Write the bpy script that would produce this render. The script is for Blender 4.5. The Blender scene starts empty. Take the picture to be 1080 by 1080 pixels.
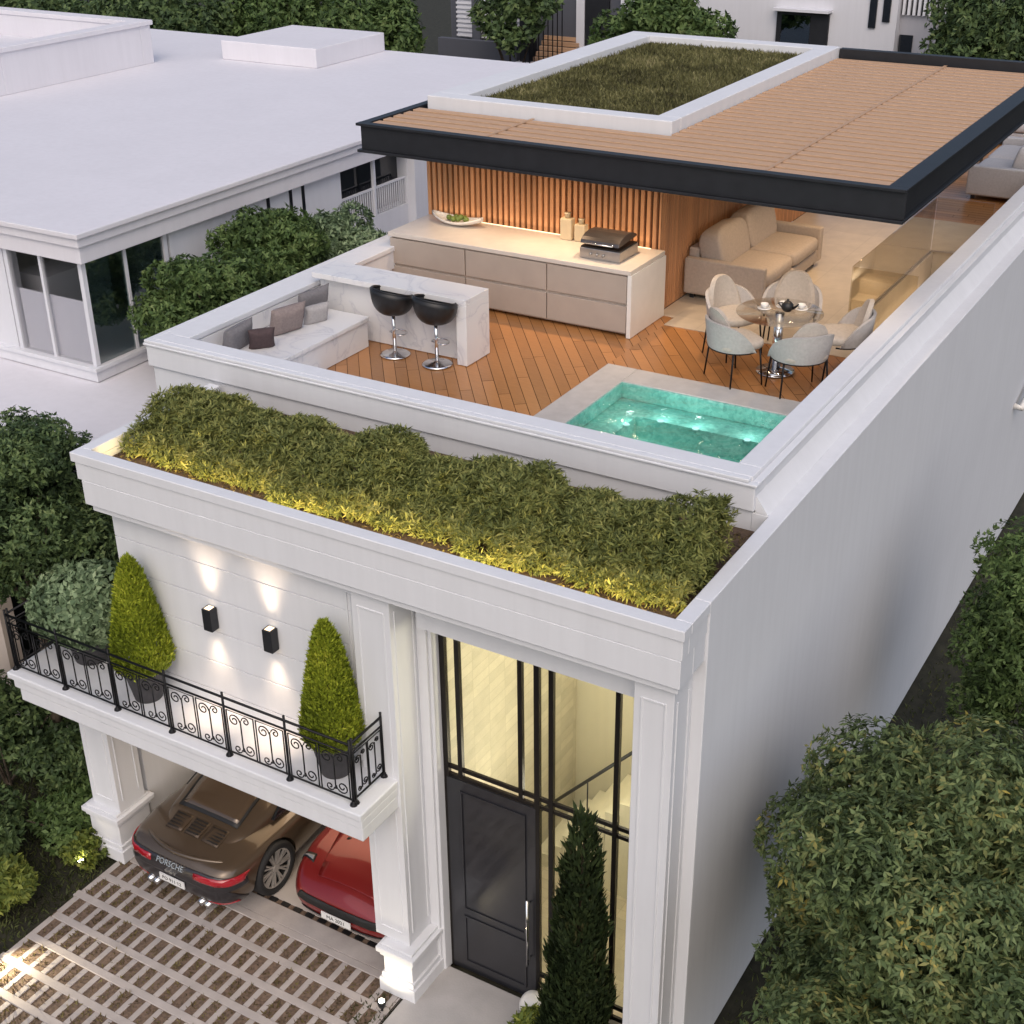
import bpy, bmesh, math, random
import numpy as np
from mathutils import Matrix, Vector

# ------------------------------------------------------------------ camera, sky, sun, exposure
S = 1.25                                   # one layout unit = 1.25 m
SC = bpy.context.scene
COL = SC.collection
R = math.radians
cam_data = bpy.data.cameras.new('camera')
cam = bpy.data.objects.new('camera', cam_data); COL.objects.link(cam)
cam_data.sensor_width = 36.0
cam_data.lens = 1450.8 / 1080 * 36
cam_data.clip_end = 600
cam.matrix_world = (Matrix.Translation((3.1*S, -7.4*S, 10*S)) @ Matrix.Rotation(R(31.104), 4, 'Z')
                    @ Matrix.Rotation(R(62.373), 4, 'X') @ Matrix.Rotation(R(-0.7466), 4, 'Z'))
SC.camera = cam
world = bpy.data.worlds.new('World'); SC.world = world; world.use_nodes = True
wn = world.node_tree.nodes; wl = world.node_tree.links
sky = wn.new('ShaderNodeTexSky'); sky.sky_type = 'NISHITA'; sky.sun_disc = False
SUN_EL, SUN_AZ = 46, 150
sky.sun_elevation = R(SUN_EL); sky.sun_rotation = R(SUN_AZ)
sky.dust_density = 4.0; sky.air_density = 1.0; sky.ozone_density = 0.6
wl.new(sky.outputs[0], wn['Background'].inputs[0]); wn['Background'].inputs[1].default_value = 0.145
sl = bpy.data.lights.new('sun', 'SUN'); sl.energy = 0.82; sl.angle = R(95); sl.color = (1, .95, .95)
sun = bpy.data.objects.new('sun', sl); COL.objects.link(sun)
sun.rotation_euler = (R(90 - SUN_EL), 0, R(180 - SUN_AZ))
SC.view_settings.view_transform = 'Standard'; SC.view_settings.look = 'None'
SC.view_settings.exposure = 0.0; SC.view_settings.gamma = 1.0
SC.cycles.use_denoising = True
SC.cycles.max_bounces = 8; SC.cycles.transparent_max_bounces = 12
SC.cycles.caustics_reflective = False; SC.cycles.caustics_refractive = False
SC.cycles.sample_clamp_indirect = 4.0
random.seed(5)

# ------------------------------------------------------------------ materials
def nodes(name):
    m = bpy.data.materials.new(name); m.use_nodes = True
    return m, m.node_tree.nodes, m.node_tree.links, m.node_tree.nodes['Principled BSDF']
def ramp(n, l, fac, stops):
    r = n.new('ShaderNodeValToRGB'); e = r.color_ramp.elements
    while len(e) < len(stops): e.new(0.5)
    for k, (p, c) in enumerate(stops): e[k].position = p; e[k].color = (*c, 1)
    l.new(fac, r.inputs[0]); return r.outputs[0]
def coord(n, l, scale=(1, 1, 1), rot=(0, 0, 0)):
    t = n.new('ShaderNodeTexCoord'); mp = n.new('ShaderNodeMapping')
    mp.inputs['Scale'].default_value = scale; mp.inputs['Rotation'].default_value = rot
    l.new(t.outputs['Object'], mp.inputs[0]); return mp.outputs[0]
def noise(n, l, vec, scale, detail=4, rough=.55):
    t = n.new('ShaderNodeTexNoise'); t.inputs['Scale'].default_value = scale
    t.inputs['Detail'].default_value = detail; t.inputs['Roughness'].default_value = rough
    l.new(vec, t.inputs['Vector']); return t.outputs['Fac']
def bump(n, l, b, h, strength, dist=.01):
    k = n.new('ShaderNodeBump'); k.inputs['Strength'].default_value = strength
    k.inputs['Distance'].default_value = dist; l.new(h, k.inputs['Height']); l.new(k.outputs[0], b.inputs['Normal'])
def mix(c, f): return tuple(min(1, x*f) for x in c)
def plain(name, c, rough=.6, metal=0., var=.12, scale=6., bmp=.15, bscale=60., coat=0., spec=.5):
    m, n, l, b = nodes(name); v = coord(n, l)
    a = noise(n, l, v, scale)
    l.new(ramp(n, l, a, [(.3, mix(c, 1-var)), (.7, mix(c, 1+var*.6))]), b.inputs['Base Color'])
    b.inputs['Roughness'].default_value = rough; b.inputs['Metallic'].default_value = metal
    b.inputs['Coat Weight'].default_value = coat; b.inputs['Specular IOR Level'].default_value = spec
    b.inputs['Coat Roughness'].default_value = .05
    if bmp: bump(n, l, b, noise(n, l, v, bscale, 5), bmp)
    return m
def stucco(name, c):
    m, n, l, b = nodes(name); v = coord(n, l)
    big = noise(n, l, v, .9, 6, .6)
    st = noise(n, l, coord(n, l, (5, 5, .35)), 1.6, 4, .6)       # faint weather streaks running down
    mx = n.new('ShaderNodeMath'); mx.operation = 'MULTIPLY'; l.new(big, mx.inputs[0]); l.new(st, mx.inputs[1])
    l.new(ramp(n, l, mx.outputs[0], [(.12, mix(c, .955)), (.3, c), (.45, mix(c, 1.02))]), b.inputs['Base Color'])
    b.inputs['Roughness'].default_value = .75; b.inputs['Specular IOR Level'].default_value = .25
    bump(n, l, b, noise(n, l, v, 45, 6), .12)
    return m
def island(name, stops, rough=.6, spec=.3, sheen=0., trans=.18):
    m, n, l, b = nodes(name)
    g = n.new('ShaderNodeNewGeometry'); v = coord(n, l)
    a = noise(n, l, v, 1.5, 2)
    ad = n.new('ShaderNodeMath'); ad.operation = 'MULTIPLY_ADD'; ad.inputs[1].default_value = .60
    sb = n.new('ShaderNodeMath'); sb.operation = 'MULTIPLY_ADD'; sb.inputs[1].default_value = 1.3; sb.inputs[2].default_value = -.46
    l.new(a, sb.inputs[0]); l.new(g.outputs['Random Per Island'], ad.inputs[0]); l.new(sb.outputs[0], ad.inputs[2])
    col = ramp(n, l, ad.outputs[0], stops); l.new(col, b.inputs['Base Color'])
    b.inputs['Roughness'].default_value = rough; b.inputs['Specular IOR Level'].default_value = spec
    if trans:
        t = n.new('ShaderNodeBsdfTranslucent'); l.new(col, t.inputs[0])
        ms = n.new('ShaderNodeMixShader'); ms.inputs[0].default_value = trans
        l.new(b.outputs[0], ms.inputs[1]); l.new(t.outputs[0], ms.inputs[2]); l.new(ms.outputs[0], n['Material Output'].inputs[0])
    return m
def wood(name, c, grain=(1, 1, 14), rough=.5, var=.35, planks=None):
    m, n, l, b = nodes(name); v = coord(n, l, grain)
    g = n.new('ShaderNodeNewGeometry')
    a = noise(n, l, v, 3.0, 6, .65)
    ad = n.new('ShaderNodeMath'); ad.operation = 'MULTIPLY_ADD'; ad.inputs[1].default_value = .45
    sb = n.new('ShaderNodeMath'); sb.operation = 'MULTIPLY'; sb.inputs[1].default_value = .6
    l.new(a, sb.inputs[0]); l.new(g.outputs['Random Per Island'], ad.inputs[0]); l.new(sb.outputs[0], ad.inputs[2])
    l.new(ramp(n, l, ad.outputs[0], [(.15, mix(c, 1-var)), (.45, c), (.75, mix(c, 1+var))]), b.inputs['Base Color'])
    b.inputs['Roughness'].default_value = rough; bump(n, l, b, a, .15, .005)
    return m
def marble(name):
    m, n, l, b = nodes(name); v = coord(n, l)
    w = n.new('ShaderNodeTexNoise'); w.inputs['Scale'].default_value = 1.3; w.inputs['Detail'].default_value = 9
    w.inputs['Distortion'].default_value = 1.1; l.new(v, w.inputs['Vector'])
    s = n.new('ShaderNodeMath'); s.operation = 'SUBTRACT'; s.inputs[1].default_value = .5; l.new(w.outputs['Fac'], s.inputs[0])
    ab = n.new('ShaderNodeMath'); ab.operation = 'ABSOLUTE'; l.new(s.outputs[0], ab.inputs[0])
    l.new(ramp(n, l, ab.outputs[0], [(0, (.60, .60, .63)), (.012, (.70, .70, .72)), (.05, (.75, .745, .75))]), b.inputs['Base Color'])
    b.inputs['Roughness'].default_value = .3
    return m
def emit(name, c, s):
    m, n, l, b = nodes(name)
    b.inputs['Base Color'].default_value = (*c, 1); b.inputs['Emission Color'].default_value = (*c, 1)
    b.inputs['Emission Strength'].default_value = s; return m
def glass(name, tint, gloss=.12, rough=.02):
    m, n, l, b = nodes(name); n.remove(b)
    t = n.new('ShaderNodeBsdfTransparent'); t.inputs[0].default_value = (*tint, 1)
    g = n.new('ShaderNodeBsdfGlossy'); g.inputs['Roughness'].default_value = rough
    f = n.new('ShaderNodeLayerWeight'); f.inputs['Blend'].default_value = .5
    p5 = n.new('ShaderNodeMath'); p5.operation = 'POWER'; p5.inputs[1].default_value = 4.5; l.new(f.outputs['Facing'], p5.inputs[0])
    a = n.new('ShaderNodeMath'); a.operation = 'ADD'; a.inputs[1].default_value = gloss; l.new(p5.outputs[0], a.inputs[0])
    x = n.new('ShaderNodeMixShader'); l.new(a.outputs[0], x.inputs[0]); l.new(t.outputs[0], x.inputs[1]); l.new(g.outputs[0], x.inputs[2])
    l.new(x.outputs[0], n['Material Output'].inputs[0]); return m
def tiles(name, c, size, grout=.6, rough=.45, var=.1, rot=0, wall=False):
    m, n, l, b = nodes(name); v = coord(n, l, (1, 1, 1), (0, 0, rot))
    if wall:
        sx = n.new('ShaderNodeSeparateXYZ'); cx = n.new('ShaderNodeCombineXYZ'); l.new(v, sx.inputs[0]); l.new(sx.outputs[1], cx.inputs[0]); l.new(sx.outputs[2], cx.inputs[1]); v = cx.outputs[0]
    t = n.new('ShaderNodeTexBrick'); t.offset = 0.0
    t.inputs['Scale'].default_value = 1.0; t.inputs['Brick Width'].default_value = size[0]; t.inputs['Row Height'].default_value = size[1]
    t.inputs['Mortar Size'].default_value = .006; t.inputs['Color1'].default_value = (*mix(c, 1-var), 1)
    t.inputs['Color2'].default_value = (*mix(c, 1+var*.5), 1); t.inputs['Mortar'].default_value = (*mix(c, grout), 1)
    l.new(v, t.inputs['Vector'])
    a = noise(n, l, v, 4, 6); r = ramp(n, l, a, [(.3, (.85, .85, .85)), (.7, (1, 1, 1))])
    mm = n.new('ShaderNodeMix'); mm.data_type = 'RGBA'; mm.blend_type = 'MULTIPLY'; mm.inputs[0].default_value = 1
    l.new(t.outputs['Color'], mm.inputs[6]); l.new(r, mm.inputs[7]); l.new(mm.outputs[2], b.inputs['Base Color'])
    b.inputs['Roughness'].default_value = rough; return m
def mosaic(name):
    m, n, l, b = nodes(name); v = coord(n, l)
    t = n.new('ShaderNodeTexVoronoi'); t.inputs['Scale'].default_value = 26; l.new(v, t.inputs['Vector'])
    a = noise(n, l, v, 3, 6)
    ad = n.new('ShaderNodeMath'); ad.operation = 'MULTIPLY_ADD'; ad.inputs[1].default_value = .5
    sp = n.new('ShaderNodeSeparateColor'); l.new(t.outputs['Color'], sp.inputs[0]); l.new(sp.outputs[0], ad.inputs[0])
    l.new(a, ad.inputs[2])
    l.new(ramp(n, l, ad.outputs[0], [(.3, (.12, .29, .26)), (.65, (.19, .42, .37)), (1, (.30, .54, .48))]), b.inputs['Base Color'])
    b.inputs['Roughness'].default_value = .4; return m
def water_mat():
    m, n, l, b = nodes('pool_water'); n.remove(b); v = coord(n, l)
    t = n.new('ShaderNodeBsdfTransparent'); t.inputs[0].default_value = (.72, .96, .92, 1)
    g = n.new('ShaderNodeBsdfGlossy'); g.inputs['Roughness'].default_value = .04
    f = n.new('ShaderNodeLayerWeight'); f.inputs['Blend'].default_value = .5
    p5 = n.new('ShaderNodeMath'); p5.operation = 'POWER'; p5.inputs[1].default_value = 4.0; l.new(f.outputs['Facing'], p5.inputs[0])
    a5 = n.new('ShaderNodeMath'); a5.operation = 'ADD'; a5.inputs[1].default_value = .02; l.new(p5.outputs[0], a5.inputs[0])
    k = n.new('ShaderNodeBump'); k.inputs['Strength'].default_value = .5; k.inputs['Distance'].default_value = .03
    l.new(noise(n, l, v, 7, 3), k.inputs['Height']); l.new(k.outputs[0], g.inputs['Normal']); l.new(k.outputs[0], f.inputs['Normal'])
    x = n.new('ShaderNodeMixShader'); l.new(a5.outputs[0], x.inputs[0]); l.new(t.outputs[0], x.inputs[1]); l.new(g.outputs[0], x.inputs[2])
    l.new(x.outputs[0], n['Material Output'].inputs[0]); return m

M = dict(
    white=stucco('white_stucco', (.715, .725, .755)), white2=stucco('neighbour_white', (.705, .71, .75)),
    roofwhite=stucco('roof_membrane', (.72, .705, .745)),
    beige=stucco('beige_render', (.55, .47, .41)), greywall=stucco('dark_grey_render', (.10, .105, .125)),
    palegrey=stucco('pale_render', (.66, .66, .70)), midgrey=stucco('grey_render', (.40, .40, .44)),
    dark=plain('dark_steel', (.016, .017, .021), .5, .1, .2, 5, .05), iron=plain('black_iron', (.012, .012, .014), .45, .6, .2, 8, .1),
    bronze=plain('bronze_frame', (.014, .011, .010), .4, .5, .2, 8, .05), doorp=plain('door_paint', (.018, .0185, .023), .32, 0, .2, 3, .05, coat=.4),
    chrome=plain('chrome', (.75, .75, .76), .12, 1, .05, 5, 0), black=plain('black_leather', (.012, .012, .013), .42, 0, .3, 20, .2),
    rubber=plain('tyre_rubber', (.015, .015, .016), .75, 0, .2, 20, .2),
    slatwood=wood('pergola_wood', (.45, .285, .175), (1.5, 14, 14), .6, .22), wallwood=wood('slat_wood', (.50, .25, .12), (14, 14, 1), .5, .25),
    deckwood=wood('deck_wood', (.36, .165, .058), (2.2, 14, 14), .28, .28), backer=plain('slat_backing', (.10, .045, .022), .8),
    tile=tiles('beige_tile', (.60, .52, .42), (.75, .75), .85, .35, .05), lobbytile=tiles('lobby_tile', (.55, .48, .36), (.3, .15), .85, .4, .14),
    stonewall=tiles('lobby_stone', (.64, .59, .47), (.34, .13), .86, .6, .12, 0, True), marble=marble('white_marble'), greystone=plain('pale_stone', (.50, .49, .49), .5, 0, .08, 3, .1),
    taupe=plain('taupe_lacquer', (.40, .345, .30), .45, 0, .06, 3, .03), toptaupe=plain('stone_top', (.62, .57, .52), .35, 0, .06, 6, .05),
    sofa=plain('beige_fabric', (.48, .405, .345), .9, 0, .1, 30, .35, 220), sofagrey=plain('grey_fabric', (.42, .41, .42), .9, 0, .1, 30, .35, 220),
    chairf=plain('chair_fabric', (.47, .42, .37), .9, 0, .1, 30, .3, 220), chairg=plain('chair_shell', (.44, .415, .40), .85, 0, .1, 30, .3, 220),
    cgrey=plain('grey_cushion', (.20, .19, .20), .92, 0, .15, 30, .4, 200), cdark=plain('maroon_cushion', (.075, .05, .052), .92, 0, .2, 30, .4, 200),
    ctaupe=plain('taupe_cushion', (.27, .22, .21), .92, 0, .15, 30, .4, 200), clight=plain('light_cushion', (.40, .38, .38), .92, 0, .12, 30, .4, 200),
    concrete=plain('concrete', (.42, .38, .36), .8, 0, .16, 3, .3, 40), path=plain('path_stone', (.44, .42, .41), .75, 0, .14, 2.2, .25, 40),
    garagefloor=plain('garage_floor', (.50, .46, .43), .5, 0, .1, 2, .1), slotsoil=plain('slot_soil', (.16, .11, .078), .95, 0, .45, 25, .8, 60), soil=plain('soil', (.10, .065, .042), .95, 0, .5, 25, .8, 60),
    ground=plain('garden_ground', (.028, .027, .016), .95, 0, .5, 5, .8, 30), street=plain('distant_ground', (.12, .115, .11), .9, 0, .3, .3, .3),
    bark=plain('bark', (.10, .075, .055), .9, 0, .35, 12, .8, 30), palebark=plain('pale_bark', (.22, .19, .16), .9, 0, .3, 12, .6, 30),
    mosaic=mosaic('green_mosaic'), water=water_mat(), pooldeck=plain('pool_surround', (.50, .475, .45), .6, 0, .1, 5, .2),
    clear=glass('clear_glass', (.93, .95, .92), .01), rail=glass('bronze_glass', (.90, .87, .80), .015), tableglass=glass('table_glass', (.95, .94, .91), .03),
    winglass=glass('window_glass', (.48, .60, .60), .30), darkglass=plain('dark_glass', (.012, .014, .017), .06, 0, .1, 3, 0, spec=.8),
    winpale=glass('pale_window_glass', (.95, .95, .96), .16),
    bronzecar=plain('bronze_car_paint', (.105, .074, .049), .30, .5, .04, 2, 0, coat=.8), blackcar=plain('lower_bumper', (.030, .028, .032), .35, .2, .1, 3, 0, coat=.4),
    redcar=plain('red_car_paint', (.22, .010, .010), .28, .35, .04, 2, 0, coat=.9), redlens=plain('red_lens', (.35, .01, .02), .15, 0, .1, 5, 0, coat=1),
    grille=plain('grille_black', (.01, .01, .011), .55), plate=plain('number_plate', (.72, .72, .72), .5, 0, .03, 3, 0), letters=plain('silver_letters', (.6, .6, .6), .25, .8, .02, 3, 0),
    rim=plain('wheel_rim', (.46, .43, .40), .35, .45, .06, 4, 0), ink=plain('plate_ink', (.03, .03, .035), .6, 0, 0, 1, 0), lens=plain('headlamp_lens', (.30, .30, .31), .08, .3, .05, 4, 0, coat=1),
    pot=plain('grey_pot', (.085, .08, .085), .7, 0, .3, 6, .3), ceramic=plain('white_ceramic', (.74, .72, .69), .3, 0, .04, 5, .03), cream=plain('cream_ceramic', (.62, .52, .36), .5, 0, .08, 6, .1),
    steel=plain('brushed_steel', (.42, .40, .39), .32, .8, .08, 12, .05), lid=plain('grill_lid', (.10, .09, .09), .3, .7, .1, 6, .05), fruit=plain('green_fruit', (.16, .22, .05), .5, 0, .3, 8, .1),
    ledw=emit('warm_lens', (1, .72, .42), 12), ledsoft=emit('strip_lens', (1, .78, .52), 1.6), spotw=emit('spot_lens', (1, .9, .66), 70), pooll=emit('pool_lens', (.35, .5, .48), .3),
    big=island('leaf_olive', [(0, (0.030, 0.048, 0.019)), (.3, (0.080, 0.119, 0.043)), (.62, (0.163, 0.218, 0.085)), (.86, (0.249, 0.247, 0.085)), (1, (0.477, 0.377, 0.085))]),
    dkleaf=island('leaf_dark', [(0, (0.027, 0.047, 0.021)), (.4, (0.068, 0.111, 0.043)), (.8, (0.137, 0.196, 0.068)), (1, (0.224, 0.276, 0.118))]),
    gapleaf=island('leaf_mid', [(0, (0.028, 0.048, 0.014)), (.4, (0.068, 0.117, 0.034)), (.8, (0.141, 0.207, 0.064)), (1, (0.226, 0.281, 0.112))]),
    silver=island('leaf_silver', [(0, (0.049, 0.079, 0.039)), (.4, (0.135, 0.200, 0.103)), (.75, (0.292, 0.385, 0.219)), (1, (0.535, 0.632, 0.389))]),
    hedge=island('leaf_planter', [(0, (0.056, 0.074, 0.024)), (.35, (0.141, 0.166, 0.047)), (.7, (0.262, 0.275, 0.081)), (1, (0.413, 0.386, 0.130))]),
    cone=island('leaf_cone', [(0, (0.114, 0.153, 0.016)), (.4, (0.278, 0.349, 0.031)), (.75, (0.480, 0.535, 0.055)), (1, (0.758, 0.722, 0.107))]),
    cyp=island('leaf_cypress', [(0, (0.010, 0.018, 0.007)), (.4, (0.025, 0.042, 0.015)), (.8, (0.050, 0.072, 0.025)), (1, (0.087, 0.068, 0.032))]),
    lime=island('leaf_lime', [(0, (0.039, 0.058, 0.013)), (.4, (0.111, 0.150, 0.029)), (.8, (0.221, 0.247, 0.046)), (1, (0.364, 0.351, 0.078))]),
    sedum=island('roof_grass', [(0, (0.046, 0.041, 0.019)), (.4, (0.129, 0.126, 0.048)), (.75, (0.222, 0.214, 0.086)), (1, (0.372, 0.326, 0.168))]),
    lawn=island('lawn_grass', [(0, (0.025, 0.028, 0.011)), (.4, (0.056, 0.070, 0.022)), (.8, (0.096, 0.112, 0.034)), (1, (0.171, 0.155, 0.062))]),
    slot=island('slot_grass', [(0, (0.046, 0.034, 0.016)), (.4, (0.116, 0.085, 0.039)), (.8, (0.186, 0.155, 0.054)), (1, (0.264, 0.232, 0.093))]),
)

# ------------------------------------------------------------------ object helpers
LOC = {}
def tag(o, label=None, cat=None, group=None, kind=None):
    if label: o['label'] = label
    if cat: o['category'] = cat
    if group: o['group'] = group
    if kind: o['kind'] = kind
    return o
def empty(name, loc, label, cat, group=None, rz=0.):
    o = bpy.data.objects.new(name, None); COL.objects.link(o); o.empty_display_size = .1
    o.location = Vector(loc)*S; o.rotation_euler = (0, 0, rz); LOC[o.name] = Vector(loc)
    return tag(o, label, cat, group)
def link(o, parent):
    COL.objects.link(o)
    if parent is not None: o.parent = parent; LOC[o.name] = LOC[parent.name]
    else: LOC[o.name] = Vector((0, 0, 0))
    return o
class MB:
    def __init__(s): s.v = []; s.f = []
    def add(s, v, f):
        k = len(s.v); s.v += [tuple(p) for p in v]; s.f += [tuple(i+k for i in q) for q in f]; return s
    def box(s, x0, x1, y0, y1, z0, z1):
        v = [(x, y, z) for z in (z0, z1) for y in (y0, y1) for x in (x0, x1)]
        return s.add(v, [(0, 2, 3, 1), (4, 5, 7, 6), (0, 1, 5, 4), (2, 6, 7, 3), (0, 4, 6, 2), (1, 3, 7, 5)])
    def obox(s, p0, p1, w, h, up=(0, 0, 1)):
        """bar from p0 to p1, w wide and h high"""
        p0 = Vector(p0); p1 = Vector(p1); d = (p1-p0).normalized(); sd = d.cross(Vector(up))
        if sd.length < 1e-4: sd = d.cross(Vector((0, 1, 0)))
        sd.normalize(); u = sd.cross(d)
        v = [p + sd*a*w/2 + u*b*h/2 for p in (p0, p1) for a, b in ((-1, -1), (1, -1), (1, 1), (-1, 1))]
        return s.add(v, [(0, 1, 2, 3), (4, 7, 6, 5), (0, 4, 5, 1), (1, 5, 6, 2), (2, 6, 7, 3), (3, 7, 4, 0)])
    def prism(s, pts, z0, z1):
        n = len(pts)
        v = [(x, y, z0) for x, y in pts] + [(x, y, z1) for x, y in pts]
        return s.add(v, [tuple(range(n))[::-1], tuple(range(n, 2*n))] + [(i, (i+1) % n, n+(i+1) % n, n+i) for i in range(n)])
    def tube(s, pts, r, n=8, closed=False):
        pts = [Vector(p) for p in pts]; rs = r if isinstance(r, (list, tuple)) else [r]*len(pts)
        rings = []; m = len(pts); ref = None
        for i, p in enumerate(pts):
            a = pts[(i-1) % m] if (closed or i > 0) else p; b = pts[(i+1) % m] if (closed or i < m-1) else p
            d = (b-a).normalized()
            if ref is None: ref = Vector((0, 0, 1)) if abs(d.z) < .9 else Vector((1, 0, 0))
            x = ref - d*ref.dot(d); x.normalize(); ref = x; y = d.cross(x)
            rings.append([p + (x*math.cos(2*math.pi*k/n) + y*math.sin(2*math.pi*k/n))*rs[i] for k in range(n)])
        v = [q for g in rings for q in g]; f = []
        for i in range(m if closed else m-1):
            j = (i+1) % m
            f += [(i*n+k, i*n+(k+1) % n, j*n+(k+1) % n, j*n+k) for k in range(n)]
        if not closed: f += [tuple(range(n))[::-1], tuple(range((m-1)*n, m*n))]
        return s.add(v, f)
    def lathe(s, prof, c=(0, 0, 0), n=24, sx=1., sy=1.):
        v = []; m = len(prof)
        for r, z in prof: v += [(c[0]+r*sx*math.cos(2*math.pi*k/n), c[1]+r*sy*math.sin(2*math.pi*k/n), c[2]+z) for k in range(n)]
        f = [(i*n+k, i*n+(k+1) % n, (i+1)*n+(k+1) % n, (i+1)*n+k) for i in range(m-1) for k in range(n)]
        f += [tuple(range(n))[::-1], tuple(range((m-1)*n, m*n))]
        return s.add(v, f)
    def pillow(s, c, sx, sy, sz, rot=None, e=.35, n=14, ez=.8):
        """soft cushion: squared-off ellipsoid"""
        c = Vector(c); v = []; f = []
        sg = lambda a, p: math.copysign(abs(a)**p, a)
        for i in range(n+1):
            ph = -math.pi/2 + math.pi*i/n
            for k in range(2*n):
                th = 2*math.pi*k/(2*n)
                p = Vector((sg(math.cos(ph), ez)*sg(math.cos(th), e)*sx, sg(math.cos(ph), ez)*sg(math.sin(th), e)*sy, sg(math.sin(ph), ez)*sz))
                if rot is not None: p = rot @ p
                v.append(c + p)
        m = 2*n
        for i in range(n):
            for k in range(m): f.append((i*m+k, i*m+(k+1) % m, (i+1)*m+(k+1) % m, (i+1)*m+k))
        return s.add(v, f)
    def build(s, name, mat, parent=None, bevel=0., smooth=False, subsurf=0, local=False, seg=2, mirror=False):
        off = Vector((0, 0, 0)) if (local or parent is None) else LOC[parent.name]
        me = bpy.data.meshes.new(name)
        me.from_pydata([((x-off.x)*S, (y-off.y)*S, (z-off.z)*S) for x, y, z in s.v], [], s.f)
        bm = bmesh.new(); bm.from_mesh(me); bmesh.ops.recalc_face_normals(bm, faces=bm.faces); bm.to_mesh(me); bm.free()
        me.materials.append(mat)
        if smooth: me.polygons.foreach_set('use_smooth', [True]*len(me.polygons))
        o = link(bpy.data.objects.new(name, me), parent)
        if bevel:
            b = o.modifiers.new('bevel', 'BEVEL'); b.width = bevel*S; b.segments = seg; b.limit_method = 'ANGLE'
        if subsurf:
            b = o.modifiers.new('sub', 'SUBSURF'); b.levels = subsurf; b.render_levels = subsurf
        return o
def box(name, mat, parent, dims, bevel=0.): return MB().box(*dims).build(name, mat, parent, bevel)
def struct(o): o['kind'] = 'structure'; return o
def children(o): return [c for c in bpy.data.objects if c.parent == o]
def dup(o, loc, rz, label=None, parent=None):
    c = o.copy(); COL.objects.link(c); c.location = Vector(loc)*S; c.rotation_euler = (0, 0, rz)
    if label: c['label'] = label
    for ch in list(o.children):
        d = ch.copy(); COL.objects.link(d); d.parent = c
        for g in list(ch.children):
            e = g.copy(); COL.objects.link(e); e.parent = d
    return c
def lamp(kind, name, loc, power, color, size=.1, target=None, angle=None, blend=.6, sizey=None):
    d = bpy.data.lights.new(name, kind); d.energy = power; d.color = color
    if kind == 'AREA':
        d.size = size*S
        if sizey: d.shape = 'RECTANGLE'; d.size_y = sizey*S
    else: d.shadow_soft_size = size*S
    if kind == 'SPOT': d.spot_size = R(angle); d.spot_blend = blend
    o = bpy.data.objects.new(name, d); COL.objects.link(o); o.location = Vector(loc)*S
    if target is not None: o.rotation_euler = (Vector(target)-Vector(loc)).to_track_quat('-Z', 'Y').to_euler()
    return o
def text(name, body, size, mat, parent, mtx, ext=.003):
    cu = bpy.data.curves.new(name, 'FONT'); cu.body = body; cu.size = size*S; cu.extrude = ext*S; cu.align_x = 'CENTER'; cu.align_y = 'CENTER'
    t = bpy.data.objects.new(name, cu); COL.objects.link(t); bpy.context.view_layer.update()
    me = bpy.data.meshes.new_from_object(t.evaluated_get(bpy.context.evaluated_depsgraph_get()))
    bpy.data.objects.remove(t); mt = mtx.copy(); mt.translation *= S; me.transform(mt); me.materials.clear(); me.materials.append(mat)
    return link(bpy.data.objects.new(name, me), parent)

# ------------------------------------------------------------------ foliage (numpy)
def unit(a): return a/np.maximum(np.linalg.norm(a, axis=-1, keepdims=True), 1e-9)
def leaf_mesh(P, D, N, L, W, bend=.15):
    """diamond leaves: base P, direction D, side from N"""
    n = len(P); sd = unit(np.cross(D, N)); nn = np.cross(sd, D)
    L = L[:, None]; W = W[:, None]
    v = np.stack([P, P + D*L*.45 + sd*W + nn*L*bend*.4, P + D*L, P + D*L*.45 - sd*W + nn*L*bend*.4], 1).reshape(-1, 3)
    return v, n
def np_obj(name, v, nq, mat, parent=None, off=None):
    me = bpy.data.meshes.new(name)
    if off is None: off = np.array(LOC[parent.name]) if parent is not None else np.zeros(3)
    me.vertices.add(len(v)); me.vertices.foreach_set('co', (((v-off)*S).astype(np.float32)).ravel())
    me.loops.add(nq*4); me.loops.foreach_set('vertex_index', np.arange(nq*4, dtype=np.int32))
    me.polygons.add(nq); me.polygons.foreach_set('loop_start', np.arange(0, nq*4, 4, dtype=np.int32))
    me.update(calc_edges=True); me.materials.append(mat)
    return link(bpy.data.objects.new(name, me), parent)
def clusters(P, D, k, L, W, spread, droop, rng, lj=.35):
    """k leaves round each cluster point P with axis D"""
    n = len(P); P = np.repeat(P, k, 0); D = np.repeat(unit(D), k, 0)
    rd = unit(rng.normal(size=(n*k, 3))); rd = unit(rd - D*np.sum(rd*D, 1, keepdims=True))
    d = unit(D*(1-spread*rng.uniform(.3, 1.2, (n*k, 1))) + rd*spread*1.2 + np.array([0, 0, -droop])*rng.uniform(.4, 1.3, (n*k, 1)))
    nrm = unit(rng.normal(size=(n*k, 3))*.5 + D + np.array([0, 0, .6]))
    ll = L*(1-lj+2*lj*rng.random(n*k)); ww = W*(1-lj+2*lj*rng.random(n*k))
    return leaf_mesh(P + rng.normal(size=(n*k, 3))*L*.12, d, nrm, ll, ww)
def blob_points(blobs, n, rng, fill=.25):
    """points on (and a little inside) a set of ellipsoids, outward axes"""
    w = np.array([b[3]*b[4]+b[4]*b[5]+b[3]*b[5] for b in blobs]); idx = rng.choice(len(blobs), n, p=w/w.sum())
    B = np.array(blobs)[idx]; u = unit(rng.normal(size=(n, 3)))
    r = 1 - np.abs(rng.normal(size=(n, 1)))*fill; r = np.clip(r, .2, 1.06)
    P = B[:, :3] + u*B[:, 3:6]*r; return P, unit(u/B[:, 3:6])
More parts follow.
